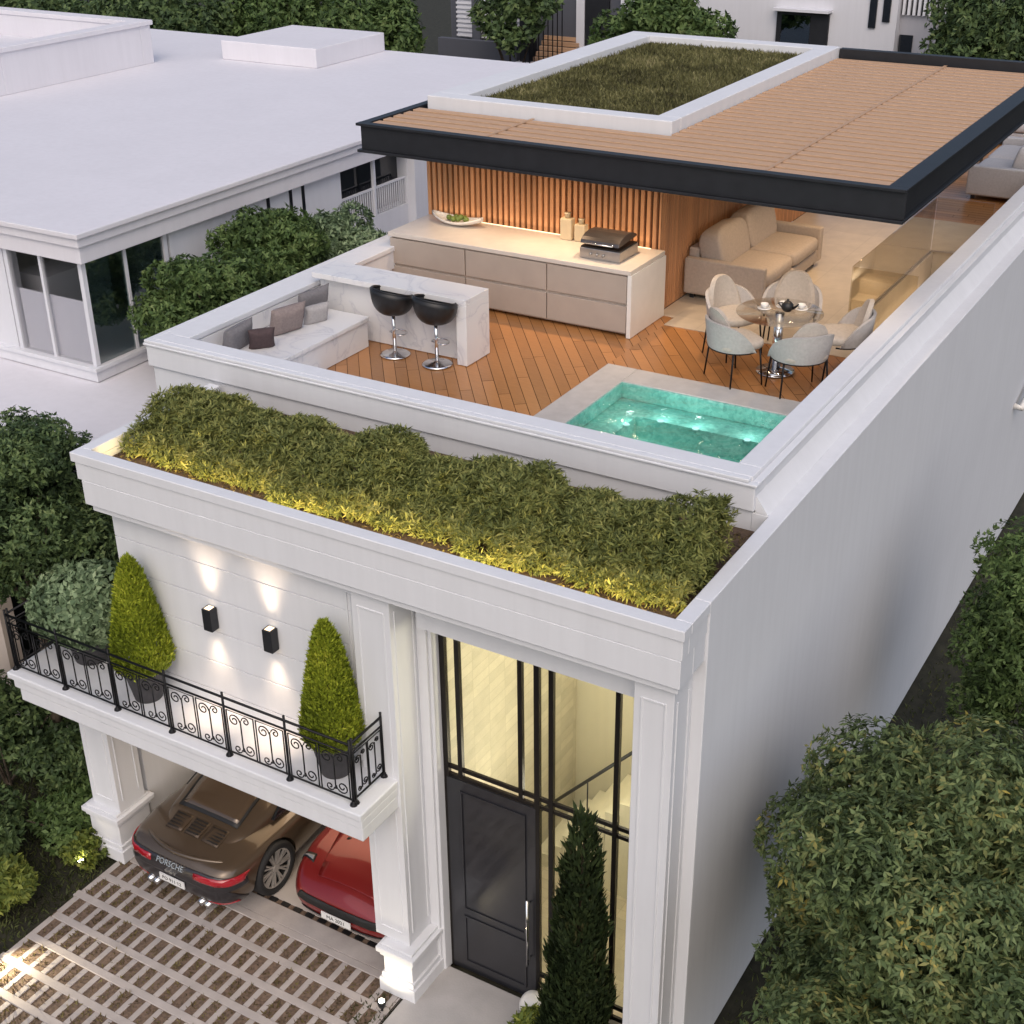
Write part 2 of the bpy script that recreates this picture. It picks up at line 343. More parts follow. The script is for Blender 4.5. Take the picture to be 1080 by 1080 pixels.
def crown_blobs(c, rad, nb, rng, small=(.28, .5), low=-.75):
    out = []
    while len(out) < nb:
        u = unit(rng.normal(size=3)); 
        if u[2] < low: continue
        k = rng.uniform(*small); rr = rng.uniform(.5, 1.04)
        p = np.array(c) + u*np.array(rad)*(1-k*.75)*rr/.85
        q = k*np.mean(rad)*rng.uniform(.85, 1.15, 3)
        out.append((*p, q[0], q[1], q[2]*.85))
    return out
def tree(name, base, c, rad, mat, label, cat, nb=26, n=2600, k=7, L=.085, W=.018, spread=.75, droop=.25, seed=1, group=None,
         bark='bark', trunk=.07, cname='crown', limbs=7, small=(.28, .5), fill=.25):
    rng = np.random.default_rng(seed)
    root = empty(name, base, label, cat, group)
    bl = crown_blobs(c, rad, nb, rng, small)
    P, D = blob_points(bl, n, rng, fill)
    v, q = clusters(P, D, k, L, W, spread, droop, rng)
    np_obj(cname, v, q, M[mat], root)
    m = MB(); b = Vector(base); cc = Vector(c)
    fork = b.lerp(cc, .62) ; mid = b.lerp(fork, .5) + Vector((rng.normal()*.04, rng.normal()*.04, 0))
    m.tube([b, mid, fork], [trunk*1.15, trunk*.9, trunk*.7], 9)
    for i in range(limbs):
        e = Vector(bl[(i*3) % nb][:3]); md = fork.lerp(e, .5) + Vector((0, 0, .08))
        m.tube([fork - Vector((0, 0, .05)), md, e], [trunk*.5, trunk*.3, trunk*.1], 6)
    m.build('trunk', M[bark], root, smooth=True)
    return root
def grass_np(x0, x1, y0, y1, z, n, L, W, rng, up=1.0):
    P = np.stack([rng.uniform(x0, x1, n), rng.uniform(y0, y1, n), np.full(n, z)], 1)
    D = unit(rng.normal(size=(n, 3))*[.7, .7, .2] + [0, 0, up]); N = unit(rng.normal(size=(n, 3))*[1, 1, .2])
    return leaf_mesh(P, D, N, L*rng.uniform(.5, 1.3, n), W*rng.uniform(.6, 1.3, n))

# ================================================================== THE GROUND
gm = MB(); gm.add([(-120, -60, -.03), (120, -60, -.03), (120, 160, -.03), (-120, 160, -.03)], [(0, 1, 2, 3)])
struct(gm.build('ground', M['ground']))
# driveway: concrete lattice with planting slots over soil
m = MB(); PX0, PX1, NR = -6.34, -2.66, 12
x_s, pitch, sw = -6.27, .163, .098
m2 = MB().box(PX0, PX1, -4.2, .46, -.02, -.008)
soil_o = struct(m2.build('driveway_soil', M['slotsoil']))
top, bot = .0, -.05
y = .10
rows = []
for k in range(NR):
    yb = y - .245; rows.append((yb, y))
    m.box(PX0 + random.uniform(-.03, .02), PX1, y, y+.085, bot, top + random.uniform(-.002, .002))
    x = x_s
    m.box(PX0, x_s, yb, y, bot, top-.003)
    while x + sw < PX1 - .02:
        xe = min(x+pitch, PX1)
        m.box(x+sw, xe, yb, y, bot, top-.003 + random.uniform(-.002, .002)); x += pitch
    if x < PX1: m.box(x, PX1, yb, y, bot, top-.004)
    y = yb - .085
m.box(PX0, PX1, .188, .40, bot, -.002)
struct(m.build('driveway', M['concrete'], None, .006, seg=1))
rng = np.random.default_rng(3); vs = []; nq = 0
for yb, yt in rows:
    x = x_s
    while x + sw < PX1 - .02:
        dens = int(rng.uniform(6, 46))
        v, q = grass_np(x+.008, x+sw-.008, yb+.01, yt-.01, -.015, dens, .05, .006, rng, .9); vs.append(v); nq += q
        x += pitch
tag(np_obj('slot_grass', np.concatenate(vs), nq, M['slot']), kind='stuff')
struct(MB().box(-2.62, -1.56, -4.2, .56, -.05, .02).build('entrance_path', M['path'], None, .01))
struct(MB().box(-6.3, -2.95, .46, 5.2, -.05, .005).build('garage_floor', M['garagefloor']))
m = MB()
for i in range(22): m.box(-6.28+i*.155, -6.28+i*.155+.09, .405, .455, -.03, .004)
struct(m.build('garage_drain', M['grille']))
# lawn tufts left of the driveway and at its right corner
vs = []; nq = 0
for a in ((-9.6, -6.36, -3.6, 1.0, 16000), (-2.95, -2.64, -3.2, -.06, 900), (-1.5, -.1, -1.2, .5, 2500), (.05, 3.2, .5, 12, 9000)):
    v, q = grass_np(a[0], a[1], a[2], a[3], -.03, a[4], .075, .008, np.random.default_rng(9)); vs.append(v); nq += q
tag(np_obj('lawn_grass', np.concatenate(vs), nq, M['lawn']), kind='stuff')
struct(MB().box(-9.0, -6.9, 1.1, 14, -.05, .01).build('side_path', M['beige']))

# ================================================================== THE HOUSE
H = empty('modern_house', (-3.3, 0, 0), 'white modern house with roof terrace, arched by a planted cornice, garage below and tall lit entrance', 'house')
H['label'] = 'large white house with rooftop terrace, planted cornice, open garage and tall lit entrance'
W_ = M['white']
# right side wall
MB().prism([(0, .45), (0, 22), (-.27, 22), (-.27, 1.88), (-.13, 1.88), (-.13, .45)], 0, 4.9).build('side_wall', W_, H, .008)
# corner pilaster beside the entrance (side face shows mouldings)
def pilaster(x0, x1, y0, y1, z0, z1, name='pilaster', side=True):
    b = MB().box(x0, x1, y0, y1, z0, z1)
    ins = .055
    for (a, c) in ((x0+ins, x0+ins+.02), (x1-ins-.02, x1-ins)): b.box(a, c, y0-.008, y0+.004, z0+.12, z1-.16)
    b.box(x0+ins+.021, x1-ins-.021, y0-.008, y0+.004, z0+.12, z0+.14); b.box(x0+ins+.021, x1-ins-.021, y0-.008, y0+.004, z1-.18, z1-.16)
    if side and y1-y0 > .15:
        for (a, c) in ((y0+ins, y0+ins+.02), (y1-ins-.02, y1-ins)): b.box(x1-.004, x1+.008, a, c, z0+.12, z1-.16)
    return b.build(name, W_, H, .004, seg=1)
pilaster(-.42, -.1, .12, .449, .0, 4.33)
pilaster(-2.98, -2.6, .12, .5, .58, 4.33, 'column')
pilaster(-6.64, -6.25, .12, .48, .62, 2.19, 'column')
def pedestal(x0, x1, y0, y1, z1):
    b = MB()
    b.box(x0, x1, y0, y1, 0, .16); b.box(x0+.02, x1-.02, y0+.02, y1-.02, .161, .22)
    b.box(x0+.04, x1-.04, y0+.04, y1-.04, .221, z1-.14)
    b.box(x0+.015, x1-.015, y0+.015, y1-.015, z1-.139, z1-.09); b.box(x0-.01, x1+.01, y0-.01, y1+.01, z1-.089, z1-.03)
    b.box(x0+.03, x1-.03, y0+.03, y1-.03, z1-.029, z1)
    return b.build('column_base', W_, H, .008)
pedestal(-2.89, -2.49, .0, .50, .579); pedestal(-6.72, -6.22, .03, .56, .619)
# planter cornice: rim, frieze, bed mould
m = MB()
m.box(-5.91, 0, 0, .13, 4.81, 4.9); m.box(-5.91, -5.78, .131, 1.83, 4.81, 4.9); m.box(-.13, 0, .131, .449, 4.81, 4.9)
m.box(-5.875, -.014, .014, .125, 4.64, 4.809); m.box(-5.875, -5.785, .126, 1.83, 4.64, 4.809); m.box(-.1305, -.014, .126, .449, 4.64, 4.809); m.box(-.2, -.131, .45, 1.87, 4.4, 4.69)
m.box(-5.83, -.022, .0145, .24, 4.40, 4.6399); m.box(-5.83, -5.68, .241, 1.83, 4.40, 4.6399); m.box(-.23, -.022, .241, .449, 4.40, 4.6399)
m.box(-5.785, -.05, .05, .30, 4.33, 4.3999); m.box(-5.785, -5.65, .301, 1.83, 4.33, 4.3999)
m.build('cornice', W_, H, .006, seg=1)
box('planter_soil', M['soil'], H, (-5.784, -.131, .1255, 1.87, 4.70, 4.74))
box('floor_slab', W_, H, (-5.67, -.28, .31, 3.15, 4.40, 4.63))
# upper front wall: boards with shadow gaps, over a recessed back
m = MB(); z = 2.5; zs = [2.5, 2.66, 2.99, 3.33, 3.68, 4.02, 4.33]
m.box(-5.72, -2.98, .212, .40, 2.5, 4.329)
for a, c in zip(zs[:-1], zs[1:]): m.box(-5.73, -2.99, .2, .211, a+.004, c-.004)
m.box(-5.73, -5.55, .401, 1.83, 2.5, 4.329)
m.build('front_wall', W_, H, .003, seg=1)
m = MB(); m.box(-3.09, -3.075, .188, .199, 2.5, 4.2); m.box(-3.05, -3.035, .188, .199, 2.5, 4.2)
m.build('wall_moulding', W_, H)
# balcony slab with stepped edge
m = MB()
m.box(-6.86, -2.615, -.42, .199, 2.43, 2.5); m.box(-6.86, -5.735, .2, 5.2, 2.43, 2.5)
m.box(-6.80, -2.62, -.405, .5, 2.34, 2.429); m.box(-6.74, -2.625, -.395, 5.2, 2.2, 2.339)
m.build('balcony_slab', W_, H, .012)
# garage walls
m = MB(); m.box(-6.5, -6.3, .57, 5.2, 0, 2.199); m.box(-6.3, -2.6, 5.0, 5.2, 0, 2.199); m.box(-2.95, -2.62, .5, 5.0, 0, 2.199)
m.box(-6.299, -6.24, 1.3, 1.6, 0, 2.199)
m.build('garage_wall', W_, H)
# lobby behind the tall glazing
LB = M['cream']
lob = stucco('lobby_wall', (.74, .69, .54))
m = MB(); m.box(-2.62, -2.48, .60, 3.1, 2.2, 4.399); m.box(-2.619, -2.48, .64, 3.1, 0, 2.199); m.box(-2.62, -.28, 3.1, 3.2, 0, 4.399); m.box(-.33, -.275, .64, 3.1, 0, 4.399)
m.build('lobby_wall', lob, H)
box('lobby_floor', M['lobbytile'], H, (-2.48, -.33, .64, 3.1, 0, .03))
box('lobby_stone_panel', M['stonewall'], H, (-2.479, -2.45, .70, 3.05, .031, 4.39))
m = MB()
for i in range(9): m.box(-2.46+i*.16, -2.31+i*.16, 2.2, 3.03, .03, .2+i*.17)
m.build('staircase', lob, H)
m = MB(); m.tube([(-2.42, 2.15, .75), (-1.25, 2.15, 2.05)], .018, 8)
for t in (.05, .5, .95): m.tube([(-2.42+1.17*t, 2.15, .75+1.3*t), (-2.42+1.17*t, 2.15, .3+1.3*t)], .008, 6)
m.build('handrail', M['dark'], H, smooth=True)
# entrance jambs
m = MB(); m.box(-2.60, -2.47, .501, .64, 0, 4.329); m.box(-2.599, -2.5, .47, .5, .0, 4.329)
m.build('entrance_jamb', W_, H, .004, seg=1)
box('entrance_head', W_, H, (-2.47, -.28, .31, .7, 3.99, 4.329))
# door and glazing
D = MB(); D.box(-2.44, -1.53, .60, .65, .02, 2.29)
door = D.build('front_door', M['doorp'], H, .004)
m = MB()
for (x0, x1, z0, z1) in ((-2.30, -1.63, .14, .72), (-2.30, -1.63, .80, 2.18)):
    m.box(x0, x1, .588, .599, z0, z0+.02); m.box(x0, x1, .588, .599, z1-.02, z1); m.box(x0, x0+.02, .588, .599, z0+.021, z1-.021); m.box(x1-.02, x1, .588, .599, z0+.021, z1-.021)
m.build('door_moulding', M['doorp'], door)
m = MB().tube([(-1.585, .535, .50), (-1.585, .535, 1.28)], .014, 10); m.tube([(-1.585, .535, .56), (-1.585, .60, .56)], .009, 8); m.tube([(-1.585, .535, 1.22), (-1.585, .60, 1.22)], .009, 8)
m.build('door_handle', M['chrome'], door, smooth=True)
m = MB(); fy0, fy1 = .605, .638
m.box(-2.465, -.30, fy0, fy1, 3.925, 3.985)
for (a, c, zb) in ((-2.465, -2.415, 0), (-2.315, -2.27, 2.33), (-1.70, -1.658, 2.33), (-1.545, -1.495, 0), (-1.405, -1.362, .2), (-.80, -.757, .2)): m.box(a, c, fy0-.004, fy1+.004, zb, 3.924)
for z0, z1 in ((2.30, 2.335), (2.385, 2.425)): m.box(-2.414, -1.546, fy0+.004, fy1-.004, z0, z1); m.box(-1.494, -.30, fy0+.004, fy1-.004, z0, z1)
for z0, z1 in ((.20, .245), (.335, .38)): m.box(-1.494, -.30, fy0+.004, fy1-.004, z0, z1)
m.build('entrance_frame', M['bronze'], H)
m = MB(); m.box(-2.414, -1.546, .618, .624, 2.43, 3.92); m.box(-1.494, -.31, .618, .624, .39, 3.92)
m.build('entrance_glass', M['clear'], H)
box('entrance_plinth', lob, H, (-1.494, -.34, .61, .638, 0, .199))
# parapet round the terrace
m = MB()
m.box(-6.70, -.27, 1.88, 2.05, 4.3, 4.92); m.box(-6.70, -6.42, 2.051, 6.5, 3.9, 4.92); m.box(-.47, -.271, 2.051, 22, 4.3, 4.92)
m.build('parapet_wall', W_, H)
m = MB()
m.box(-6.735, -.245, 1.845, 2.07, 4.921, 5.14); m.box(-6.735, -6.39, 2.071, 6.54, 4.921, 5.14); m.box(-.485, -.245, 2.071, 22, 4.921, 5.14)
m.box(-6.755, -.225, 1.825, 1.90, 5.141, 5.165); m.box(-6.755, -6.68, 1.901, 6.54, 5.141, 5.165); m.box(-.29, -.225, 1.901, 22, 5.141, 5.165)
m.box(-6.74, -.29, 1.845, 2.09, 5.166, 5.2) if False else None
m.box(-6.679, -.291, 1.901, 2.09, 5.141, 5.2); m.box(-6.679, -6.37, 2.091, 6.54, 5.141, 5.2); m.box(-.49, -.291, 2.091, 22, 5.141, 5.2)
m.box(-6.745, -6.68, 1.835, 6.54, 5.166, 5.198); m.box(-6.679, -.30, 1.835, 1.90, 5.166, 5.198)
m.build('parapet_coping', W_, H, .008)
m = MB(); m.add([(-.244, 1.881, 4.901), (-.135, 1.881, 4.901), (-.244, 1.881, 5.05), (-.244, 22, 4.901), (-.135, 22, 4.901), (-.244, 22, 5.05)], [(0, 2, 1), (3, 4, 5), (0, 1, 4, 3), (1, 2, 5, 4), (2, 0, 3, 5)]); m.build('parapet_fillet', W_, H)
# terrace floor: diagonal boards, tiled lounge, far deck
def planks(x0, x1, y0, y1, ang, w, holes, z, seed):
    """boards clipped to a rectangle, laid at ang"""
    bm = bmesh.new(); rng = random.Random(seed)
    c, s_ = math.cos(ang), math.sin(ang); ext = 9; cx, cy = (x0+x1)/2, (y0+y1)/2
    n = int(ext/w)
    for i in range(-n, n):
        a = i*w + .003; b_ = (i+1)*w - .003; t = -ext + rng.uniform(0, 1.5)
        while t < ext:
            t2 = t + rng.uniform(1.6, 2.6)
            q = [(t+.003, a), (t2-.003, a), (t2-.003, b_), (t+.003, b_)]
            bm.faces.new([bm.verts.new((cx+c*u-s_*v, cy+s_*u+c*v, z + rng.uniform(-.001, .001))) for u, v in q])
            t = t2
    for co, no in (((x0, 0, 0), (-1, 0, 0)), ((x1, 0, 0), (1, 0, 0)), ((0, y0, 0), (0, -1, 0)), ((0, y1, 0), (0, 1, 0))):
        bmesh.ops.bisect_plane(bm, geom=bm.verts[:]+bm.edges[:]+bm.faces[:], plane_co=co, plane_no=no, clear_outer=True)
    mb = MB(); bm.verts.index_update()
    mb.add([v.co for v in bm.verts], [[v.index for v in f.verts] for f in bm.faces]); bm.free(); return mb
def deck(name, rects, ang, w, z, seed):
    mb = MB()
    for i, r_ in enumerate(rects):
        p = planks(*r_, ang, w, None, z, seed); mb.add(p.v, p.f)
    return mb.build(name, M['deckwood'], H)
ZF = 4.6
WARM_ = (1, .80, .58)
box('deck_base', M['backer'], H, (-6.41, -3.1, 2.06, 6.5, 4.3, 4.585)); box('deck_base', M['backer'], H, (-3.099, -.48, 4.86, 6.24, 4.3, 4.585))
deck('terrace_deck', [(-6.37, -3.08, 2.09, 6.55), (-3.08, -.49, 4.84, 6.25)], R(-52), .125, 4.594, 2)
m = MB(); m.box(-3.08, -.49, 6.251, 7.1, 4.45, ZF); m.box(-3.08, -1.24, 7.101, 10.5, 4.45, ZF); m.box(-3.3, -.49, 10.501, 12.0, 4.45, ZF); m.box(-3.299, -3.081, 6.53, 10.5, 4.45, ZF)
m.build('lounge_tiles', M['tile'], H)
box('deck_base', M['backer'], H, (-6.4, -.48, 12.001, 21.5, 4.3, 4.585))
deck('terrace_deck', [(-6.37, -.49, 12.0, 21.5)], R(0), .125, 4.594, 4)
m = MB(); m.box(-1.2399, -1.19, 7.101, 10.499, 3.0, 4.59); m.box(-1.19, -.49, 7.05, 7.1, 3.0, 4.449); m.box(-1.19, -.49, 10.5, 10.55, 3.0, 4.449); m.box(-1.19, -.471, 7.1, 10.5, 2.95, 3.0)
for i in range(7): m.box(-1.189, -.475, 8.2+i*.3, 8.5+i*.3, 3.001, 3.1+i*.19)
m.build('stairwell', M['tile'], H)
lamp('AREA', 'stairwell_lamp', (-.62, 8.8, 4.44), 26, WARM_, .14, None, sizey=2.4)
# glass balustrade round the stairwell
m = MB(); m.box(-1.236, -1.222, 7.13, 10.46, ZF, 5.32); m.build('glass_panel', M['rail'], H)
m = MB(); m.box(-1.215, -.50, 7.112, 7.126, ZF, 5.32); m.build('glass_panel', M['rail'], H)
m = MB(); m.box(-1.215, -.50, 10.47, 10.484, ZF, 5.32); m.build('glass_panel', M['rail'], H)
m = MB(); m.box(-1.24, -1.218, 7.108, 10.486, ZF+.001, ZF+.02); m.box(-1.217, -.50, 7.108, 7.13, ZF+.001, ZF+.02); m.box(-1.217, -.50, 10.466, 10.488, ZF+.001, ZF+.02)
m.build('balustrade_track', M['taupe'], H)
# roof room with slatted walls and a planted roof
m = MB(); m.box(-6.46, -3.36, 6.60, 12.2, ZF, 6.44); m.build('roof_room', M['white'], H)
m = MB(); m.box(-6.47, -3.33, 6.585, 6.599, ZF, 6.4); m.box(-3.359, -3.33, 6.60, 12.0, ZF, 6.4); m.build('slat_backing', M['backer'], H)
m = MB(); x = -6.46
while x < -3.38: m.box(x, x+.046, 6.53, 6.584, ZF, 6.4); x += .0785
m.build('slat_cladding', M['wallwood'], H, .004, seg=1)
m = MB(); y = 6.55
while y < 12.0: m.box(-3.329, -3.305, y, y+.038, ZF, 6.4); y += .055
m.build('slat_cladding', M['wallwood'], H, .003, seg=1)
m = MB(); X0, X1, Y0, Y1, ZR = -6.5, -3.27, 6.66, 12.25, 6.78
m.box(X0, X1, Y0, Y0+.24, 6.44, ZR); m.box(X0, X1, Y1-.3, Y1, 6.44, ZR); m.box(X0, X0+.42, Y0+.241, Y1-.301, 6.44, ZR); m.box(X1-.28, X1, Y0+.241, Y1-.301, 6.44, ZR)
m.build('roof_rim', W_, H, .01)
box('roof_soil', M['soil'], H, (X0+.421, X1-.281, Y0+.242, Y1-.302, 6.5, 6.66))
rng = np.random.default_rng(11)
v1, q1 = grass_np(X0+.43, X1-.29, Y0+.25, Y1-.31, 6.655, 42000, .075, .007, rng, .8)
tag(np_obj('roof_grass', v1, q1, M['sedum']), kind='stuff')

# ------------------------------------------------------------------ pergola
PG = empty('pergola', (-3.5, 5.5, 6.3), 'flat pergola roof of wooden slats in a black steel beam frame over the terrace', 'pergola')
ZT = 6.66
def ibeam(p0, p1, side):
    """I beam: web with two flanges; side = outward normal in plan"""
    b = MB(); (x0, y0), (x1, y1) = p0, p1
    if abs(x1-x0) > abs(y1-y0):
        b.box(x0, x1, y0-.055, y0+.055, ZT-.03, ZT); b.box(x0+.04, x1-.001, y0-.015, y0+.015, ZT-.30, ZT-.0301); b.box(x0, x1, y0-.055, y0+.055, ZT-.33, ZT-.3001)
    else:
        b.box(x0-.055, x0+.055, y0, y1, ZT-.03, ZT); b.box(x0-.015, x0+.015, y0, y1, ZT-.30, ZT-.0301); b.box(x0-.055, x0+.055, y0, y1, ZT-.33, ZT-.3001)
    return b
ibeam((-6.68, 5.50), (-.30, 5.50), 0).build('beam', M['dark'], PG, .004, seg=1)
ibeam((-6.62, 5.556), (-6.62, 7.0), 0).build('beam', M['dark'], PG, .004, seg=1)
b = MB(); b.box(-.50, -.30, 5.556, 12.2, ZT-.028, ZT-.001); b.box(-.37, -.34, 5.516, 12.2, ZT-.30, ZT-.0281); b.box(-.42, -.30, 5.556, 12.2, ZT-.329, ZT-.3001)
b.build('beam', M['dark'], PG, .004, seg=1)
b = MB(); b.box(-3.26, -.30, 12.201, 12.32, ZT-.25, ZT+.10); b.build('beam', M['dark'], PG, .004, seg=1)
k = 0; y = 5.60
while y < 12.12:
    x0 = -6.55 if y < 6.60 else -3.255
    MB().box(x0, -.505, y, y+.135, ZT-.075, ZT-.012 + random.uniform(-.002, .002)).build('slat', M['slatwood'], PG, .004, seg=1)
    y += .205; k += 1
m = MB()
for x in (-5.0, -1.75): m.box(x-.02, x+.02, 5.52, 6.62 if x < -3.3 else 12.15, ZT-.0119, ZT-.004)
m.build('cross_batten', M['slatwood'], PG)
m = MB(); m.box(-6.55, -.51, 5.56, 6.62, ZT-.125, ZT-.11); m.box(-3.25, -.51, 6.621, 12.15, ZT-.125, ZT-.11)
m.build('soffit', M['backer'], PG)
WARM = (1, .70, .42)
for i, (x, y) in enumerate(((-5.6, 6.05), (-4.6, 6.05), (-3.6, 6.05), (-2.4, 6.0), (-1.2, 6.0), (-2.1, 7.6), (-1.7, 8.7), (-2.0, 10.0), (-2.3, 11.2))):
    MB().lathe([(.045, 0), (.045, .008)], (x, y, ZT-.137), 16).build('downlight', M['ledw'], PG)
    lamp('SPOT', 'downlight_beam', (x, y, ZT-.145), (125 if -5 < x < -3 else 70 if y < 7 else 130), WARM, .04, (x, y-(.35 if y < 7 else 0), ZF), 118, .9)
# warm light strip along the back of the cabinet
MB().box(-6.3, -3.4, 6.50, 6.515, 5.372, 5.376).build('light_strip', M['ledsoft'], H)
lamp('AREA', 'strip_glow', (-4.85, 6.47, 5.43), 2.6, WARM, 2.9, (-4.85, 6.60, 6.4), sizey=.04)

# ================================================================== terrace furniture
def pool():
    P = empty('plunge_pool', (-1.85, 4, ZF), 'square green tiled plunge pool with underwater lights in the terrace floor', 'pool')
    m = MB(); m.box(-3.07, -2.72, 3.0, 4.845, 4.45, 4.615); m.box(-2.719, -.492, 4.47, 4.845, 4.45, 4.615); m.box(-3.07, -.492, 2.1, 2.999, 4.45, 4.615); m.box(-.80, -.492, 3.0, 4.469, 4.45, 4.614)
    m.build('pool_surround', M['pooldeck'], P, .008)
    m = MB(); x0, x1, y0, y1 = -2.72, -.80, 3.0, 4.47; zb, zs = 4.20, 4.43
    m.box(x0, x1, y0, y1, zb-.05, zb)
    m.box(x0-.05, x0, y0-.05, y1+.05, zb, 4.449); m.box(x1, x1+.05, y0-.05, y1+.05, zb, 4.449); m.box(x0, x1, y0-.05, y0, zb, 4.449); m.box(x0, x1, y1, y1+.05, zb, 4.449)
    m.box(x0+.001, x0+.35, y0+.001, y1-.001, zb, zs); m.box(x0+.351, x1-.001, y1-.36, y1-.002, zb, zs)
    m.box(x0+.0005, x0+.012, y0, y1, 4.44, 4.605); m.box(x0+.0121, x1-.0121, y1-.012, y1-.0005, 4.44, 4.605); m.box(x1-.012, x1-.0005, y0, y1, 4.21, 4.605)
    m.build('pool_basin', M['mosaic'], P)
    n = 40; mm = MB(); v = []; f = []
    for j in range(n+1):
        for i in range(n+1):
            xx = x0+.001+(x1-x0-.002)*i/n; yy = y0+.001+(y1-y0-.002)*j/n
            v.append((xx, yy, 4.588 + .004*math.sin(xx*11+yy*5)+.003*math.sin(yy*17-xx*6)))
    f = [(j*(n+1)+i, j*(n+1)+i+1, (j+1)*(n+1)+i+1, (j+1)*(n+1)+i) for j in range(n) for i in range(n)]
    mm.add(v, f).build('water', M['water'], P, smooth=True)
    for (x, y) in ((-2.36, 3.86), (-2.1, 4.10), (-1.72, 4.10), (-1.18, 4.10)):
        MB().lathe([(.035, 0), (.035, .012)], (x, y, zs+.001), 16).build('pool_light', M['pooll'], P)
        lamp('POINT', 'pool_glow', (x, y+.07, zs+.12), 3.2, (.84, 1, .97), .09)
pool()
# marble bench
B_ = empty('corner_bench', (-6.0, 3.1, ZF), 'long low marble bench against the left parapet beside the bar counter', 'bench')
box('seat', M['marble'], B_, (-6.368, -5.59, 2.092, 4.045, 4.90, 4.95), .008); box('bench_base', M['marble'], B_, (-6.36, -5.62, 2.095, 4.04, ZF, 4.899))
box('backrest', M['marble'], B_, (-6.388, -6.369, 2.1, 4.6, 4.955, 5.13))
def cushion(c, w, h, t, rx, rz, mat, label):
    o = empty('cushion', c, label, 'cushion', 'cushions on the marble bench')
    rot = Matrix.Rotation(rz, 3, 'Z') @ Matrix.Rotation(rx, 3, 'X')
    n = 14; v = []; f = []
    for s in (-1, 1):
        for j in range(n+1):
            for i in range(n+1):
                a = i/n*2-1; b = j/n*2-1
                px = a*w/2*(1-.09*(1-b*b)*abs(a)**3); pz = b*h/2*(1-.09*(1-a*a)*abs(b)**3)
                q = s*(t/2*((1-a**4)*(1-b**4))**.5 + .004 + .004*math.sin(a*9+b*4)*(1-a*a)*(1-b*b))
                v.append(rot @ Vector((px, q, pz)))
    N_ = (n+1)*(n+1)
    for k in range(2): f += [(k*N_+j*(n+1)+i, k*N_+j*(n+1)+i+1, k*N_+(j+1)*(n+1)+i+1, k*N_+(j+1)*(n+1)+i) for j in range(n) for i in range(n)]
    per = [i for i in range(n+1)] + [j*(n+1)+n for j in range(1, n+1)] + [n*(n+1)+i for i in range(n-1, -1, -1)] + [j*(n+1) for j in range(n-1, 0, -1)]
    f += [(per[k], per[(k+1) % len(per)], N_+per[(k+1) % len(per)], N_+per[k]) for k in range(len(per))]
    MB().add(v, f).build('cover', M[mat], o, smooth=True, local=True)
    pts = [(Vector(v[p])+Vector(v[N_+p]))/2 for p in per]
    MB().tube(pts, .005, 5, True).build('piping', M[mat], o, local=True, smooth=True)
RZ = R(90)
cushion((-6.20, 2.60, 5.07), .46, .30, .13, R(14), RZ+.1, 'cgrey', 'wide slate grey cushion at the near end of the marble bench')
cushion((-5.98, 2.72, 5.06), .27, .25, .11, R(20), RZ-.7, 'cdark', 'small dark maroon cushion standing on the marble bench')
cushion((-6.05, 3.22, 5.10), .44, .33, .14, R(18), RZ-.25, 'ctaupe', 'large taupe cushion in the middle of the marble bench')
cushion((-5.98, 3.62, 5.05), .30, .23, .11, R(16), RZ-.35, 'clight', 'small pale grey cushion on the bench, right of the taupe one')
cushion((-6.16, 3.80, 5.10), .46, .31, .12, R(12), RZ-.12, 'cgrey', 'grey cushion at the far end of the bench, nearest the bar counter')
# bar counter
BC = empty('bar_counter', (-5.2, 4.3, ZF), 'white marble waterfall bar counter with two stools in front', 'counter')
box('countertop', M['marble'], BC, (-6.36, -4.345, 4.06, 4.52, 5.27, 5.33), .004); box('end_panel', M['marble'], BC, (-4.47, -4.345, 4.06, 4.52, ZF, 5.269), .004)
box('front_panel', M['marble'], BC, (-6.36, -4.471, 4.20, 4.26, ZF, 5.269), .003)
def stool(loc, rz, label, first=None):
    if first: return dup(first, loc, rz, label)
    o = empty('bar_stool', loc, label, 'bar stool', 'bar stools at the marble counter', rz)
    MB().lathe([(.165, 0), (.165, .012), (.14, .022), (.05, .035), (.03, .05)], (0, 0, 0), 28).build('foot', M['chrome'], o, local=True, smooth=True)
    MB().lathe([(.02, .05), (.02, .50)], (0, 0, 0), 14).build('pole', M['chrome'], o, local=True, smooth=True)
    pts = [(.10*math.cos(a), .055+.09*math.sin(a), .24) for a in np.linspace(-.6, math.pi+.6, 18)]
    MB().tube([(0, 0, .24)] + pts + [(0, 0, .24)], .008, 6).build('footrest', M['chrome'], o, local=True, smooth=True)
    # scooped shell: open towards +y (the counter)
    n, r_ = 30, 9; v = []; f = []
    for j in range(r_+1):
        t = j/r_
        for k in range(n):
            a = 2*math.pi*k/n; back = .5-.5*math.sin(a)
            rad = .05 + .155*math.sin(t*math.pi/2)**.8; zz = .49 + t**2.0*(.17 + .11*back)
            v.append((rad*1.12*math.cos(a), rad*math.sin(a), zz))
    c0 = len(v); v.append((0, 0, .485)); f = [(c0, (k+1) % n, k) for k in range(n)]
    f += [(j*n+k, j*n+(k+1) % n, (j+1)*n+(k+1) % n, (j+1)*n+k) for j in range(r_) for k in range(n)]
    s = MB().add(v, f).build('seat', M['black'], o, local=True, smooth=True)
    sol = s.modifiers.new('thick', 'SOLIDIFY'); sol.thickness = .022*S; sol.offset = 1
    pts = [Vector(v[r_*n+k]) + Vector((0, 0, .004)) for k in range(n)]
    MB().tube(pts, .012, 6, True).build('seat_rim', M['black'], s, local=True, smooth=True)
    return o
s1 = stool((-5.22, 3.98, ZF), R(-18), 'black bucket bar stool on a chrome pole, the one nearer the bench')
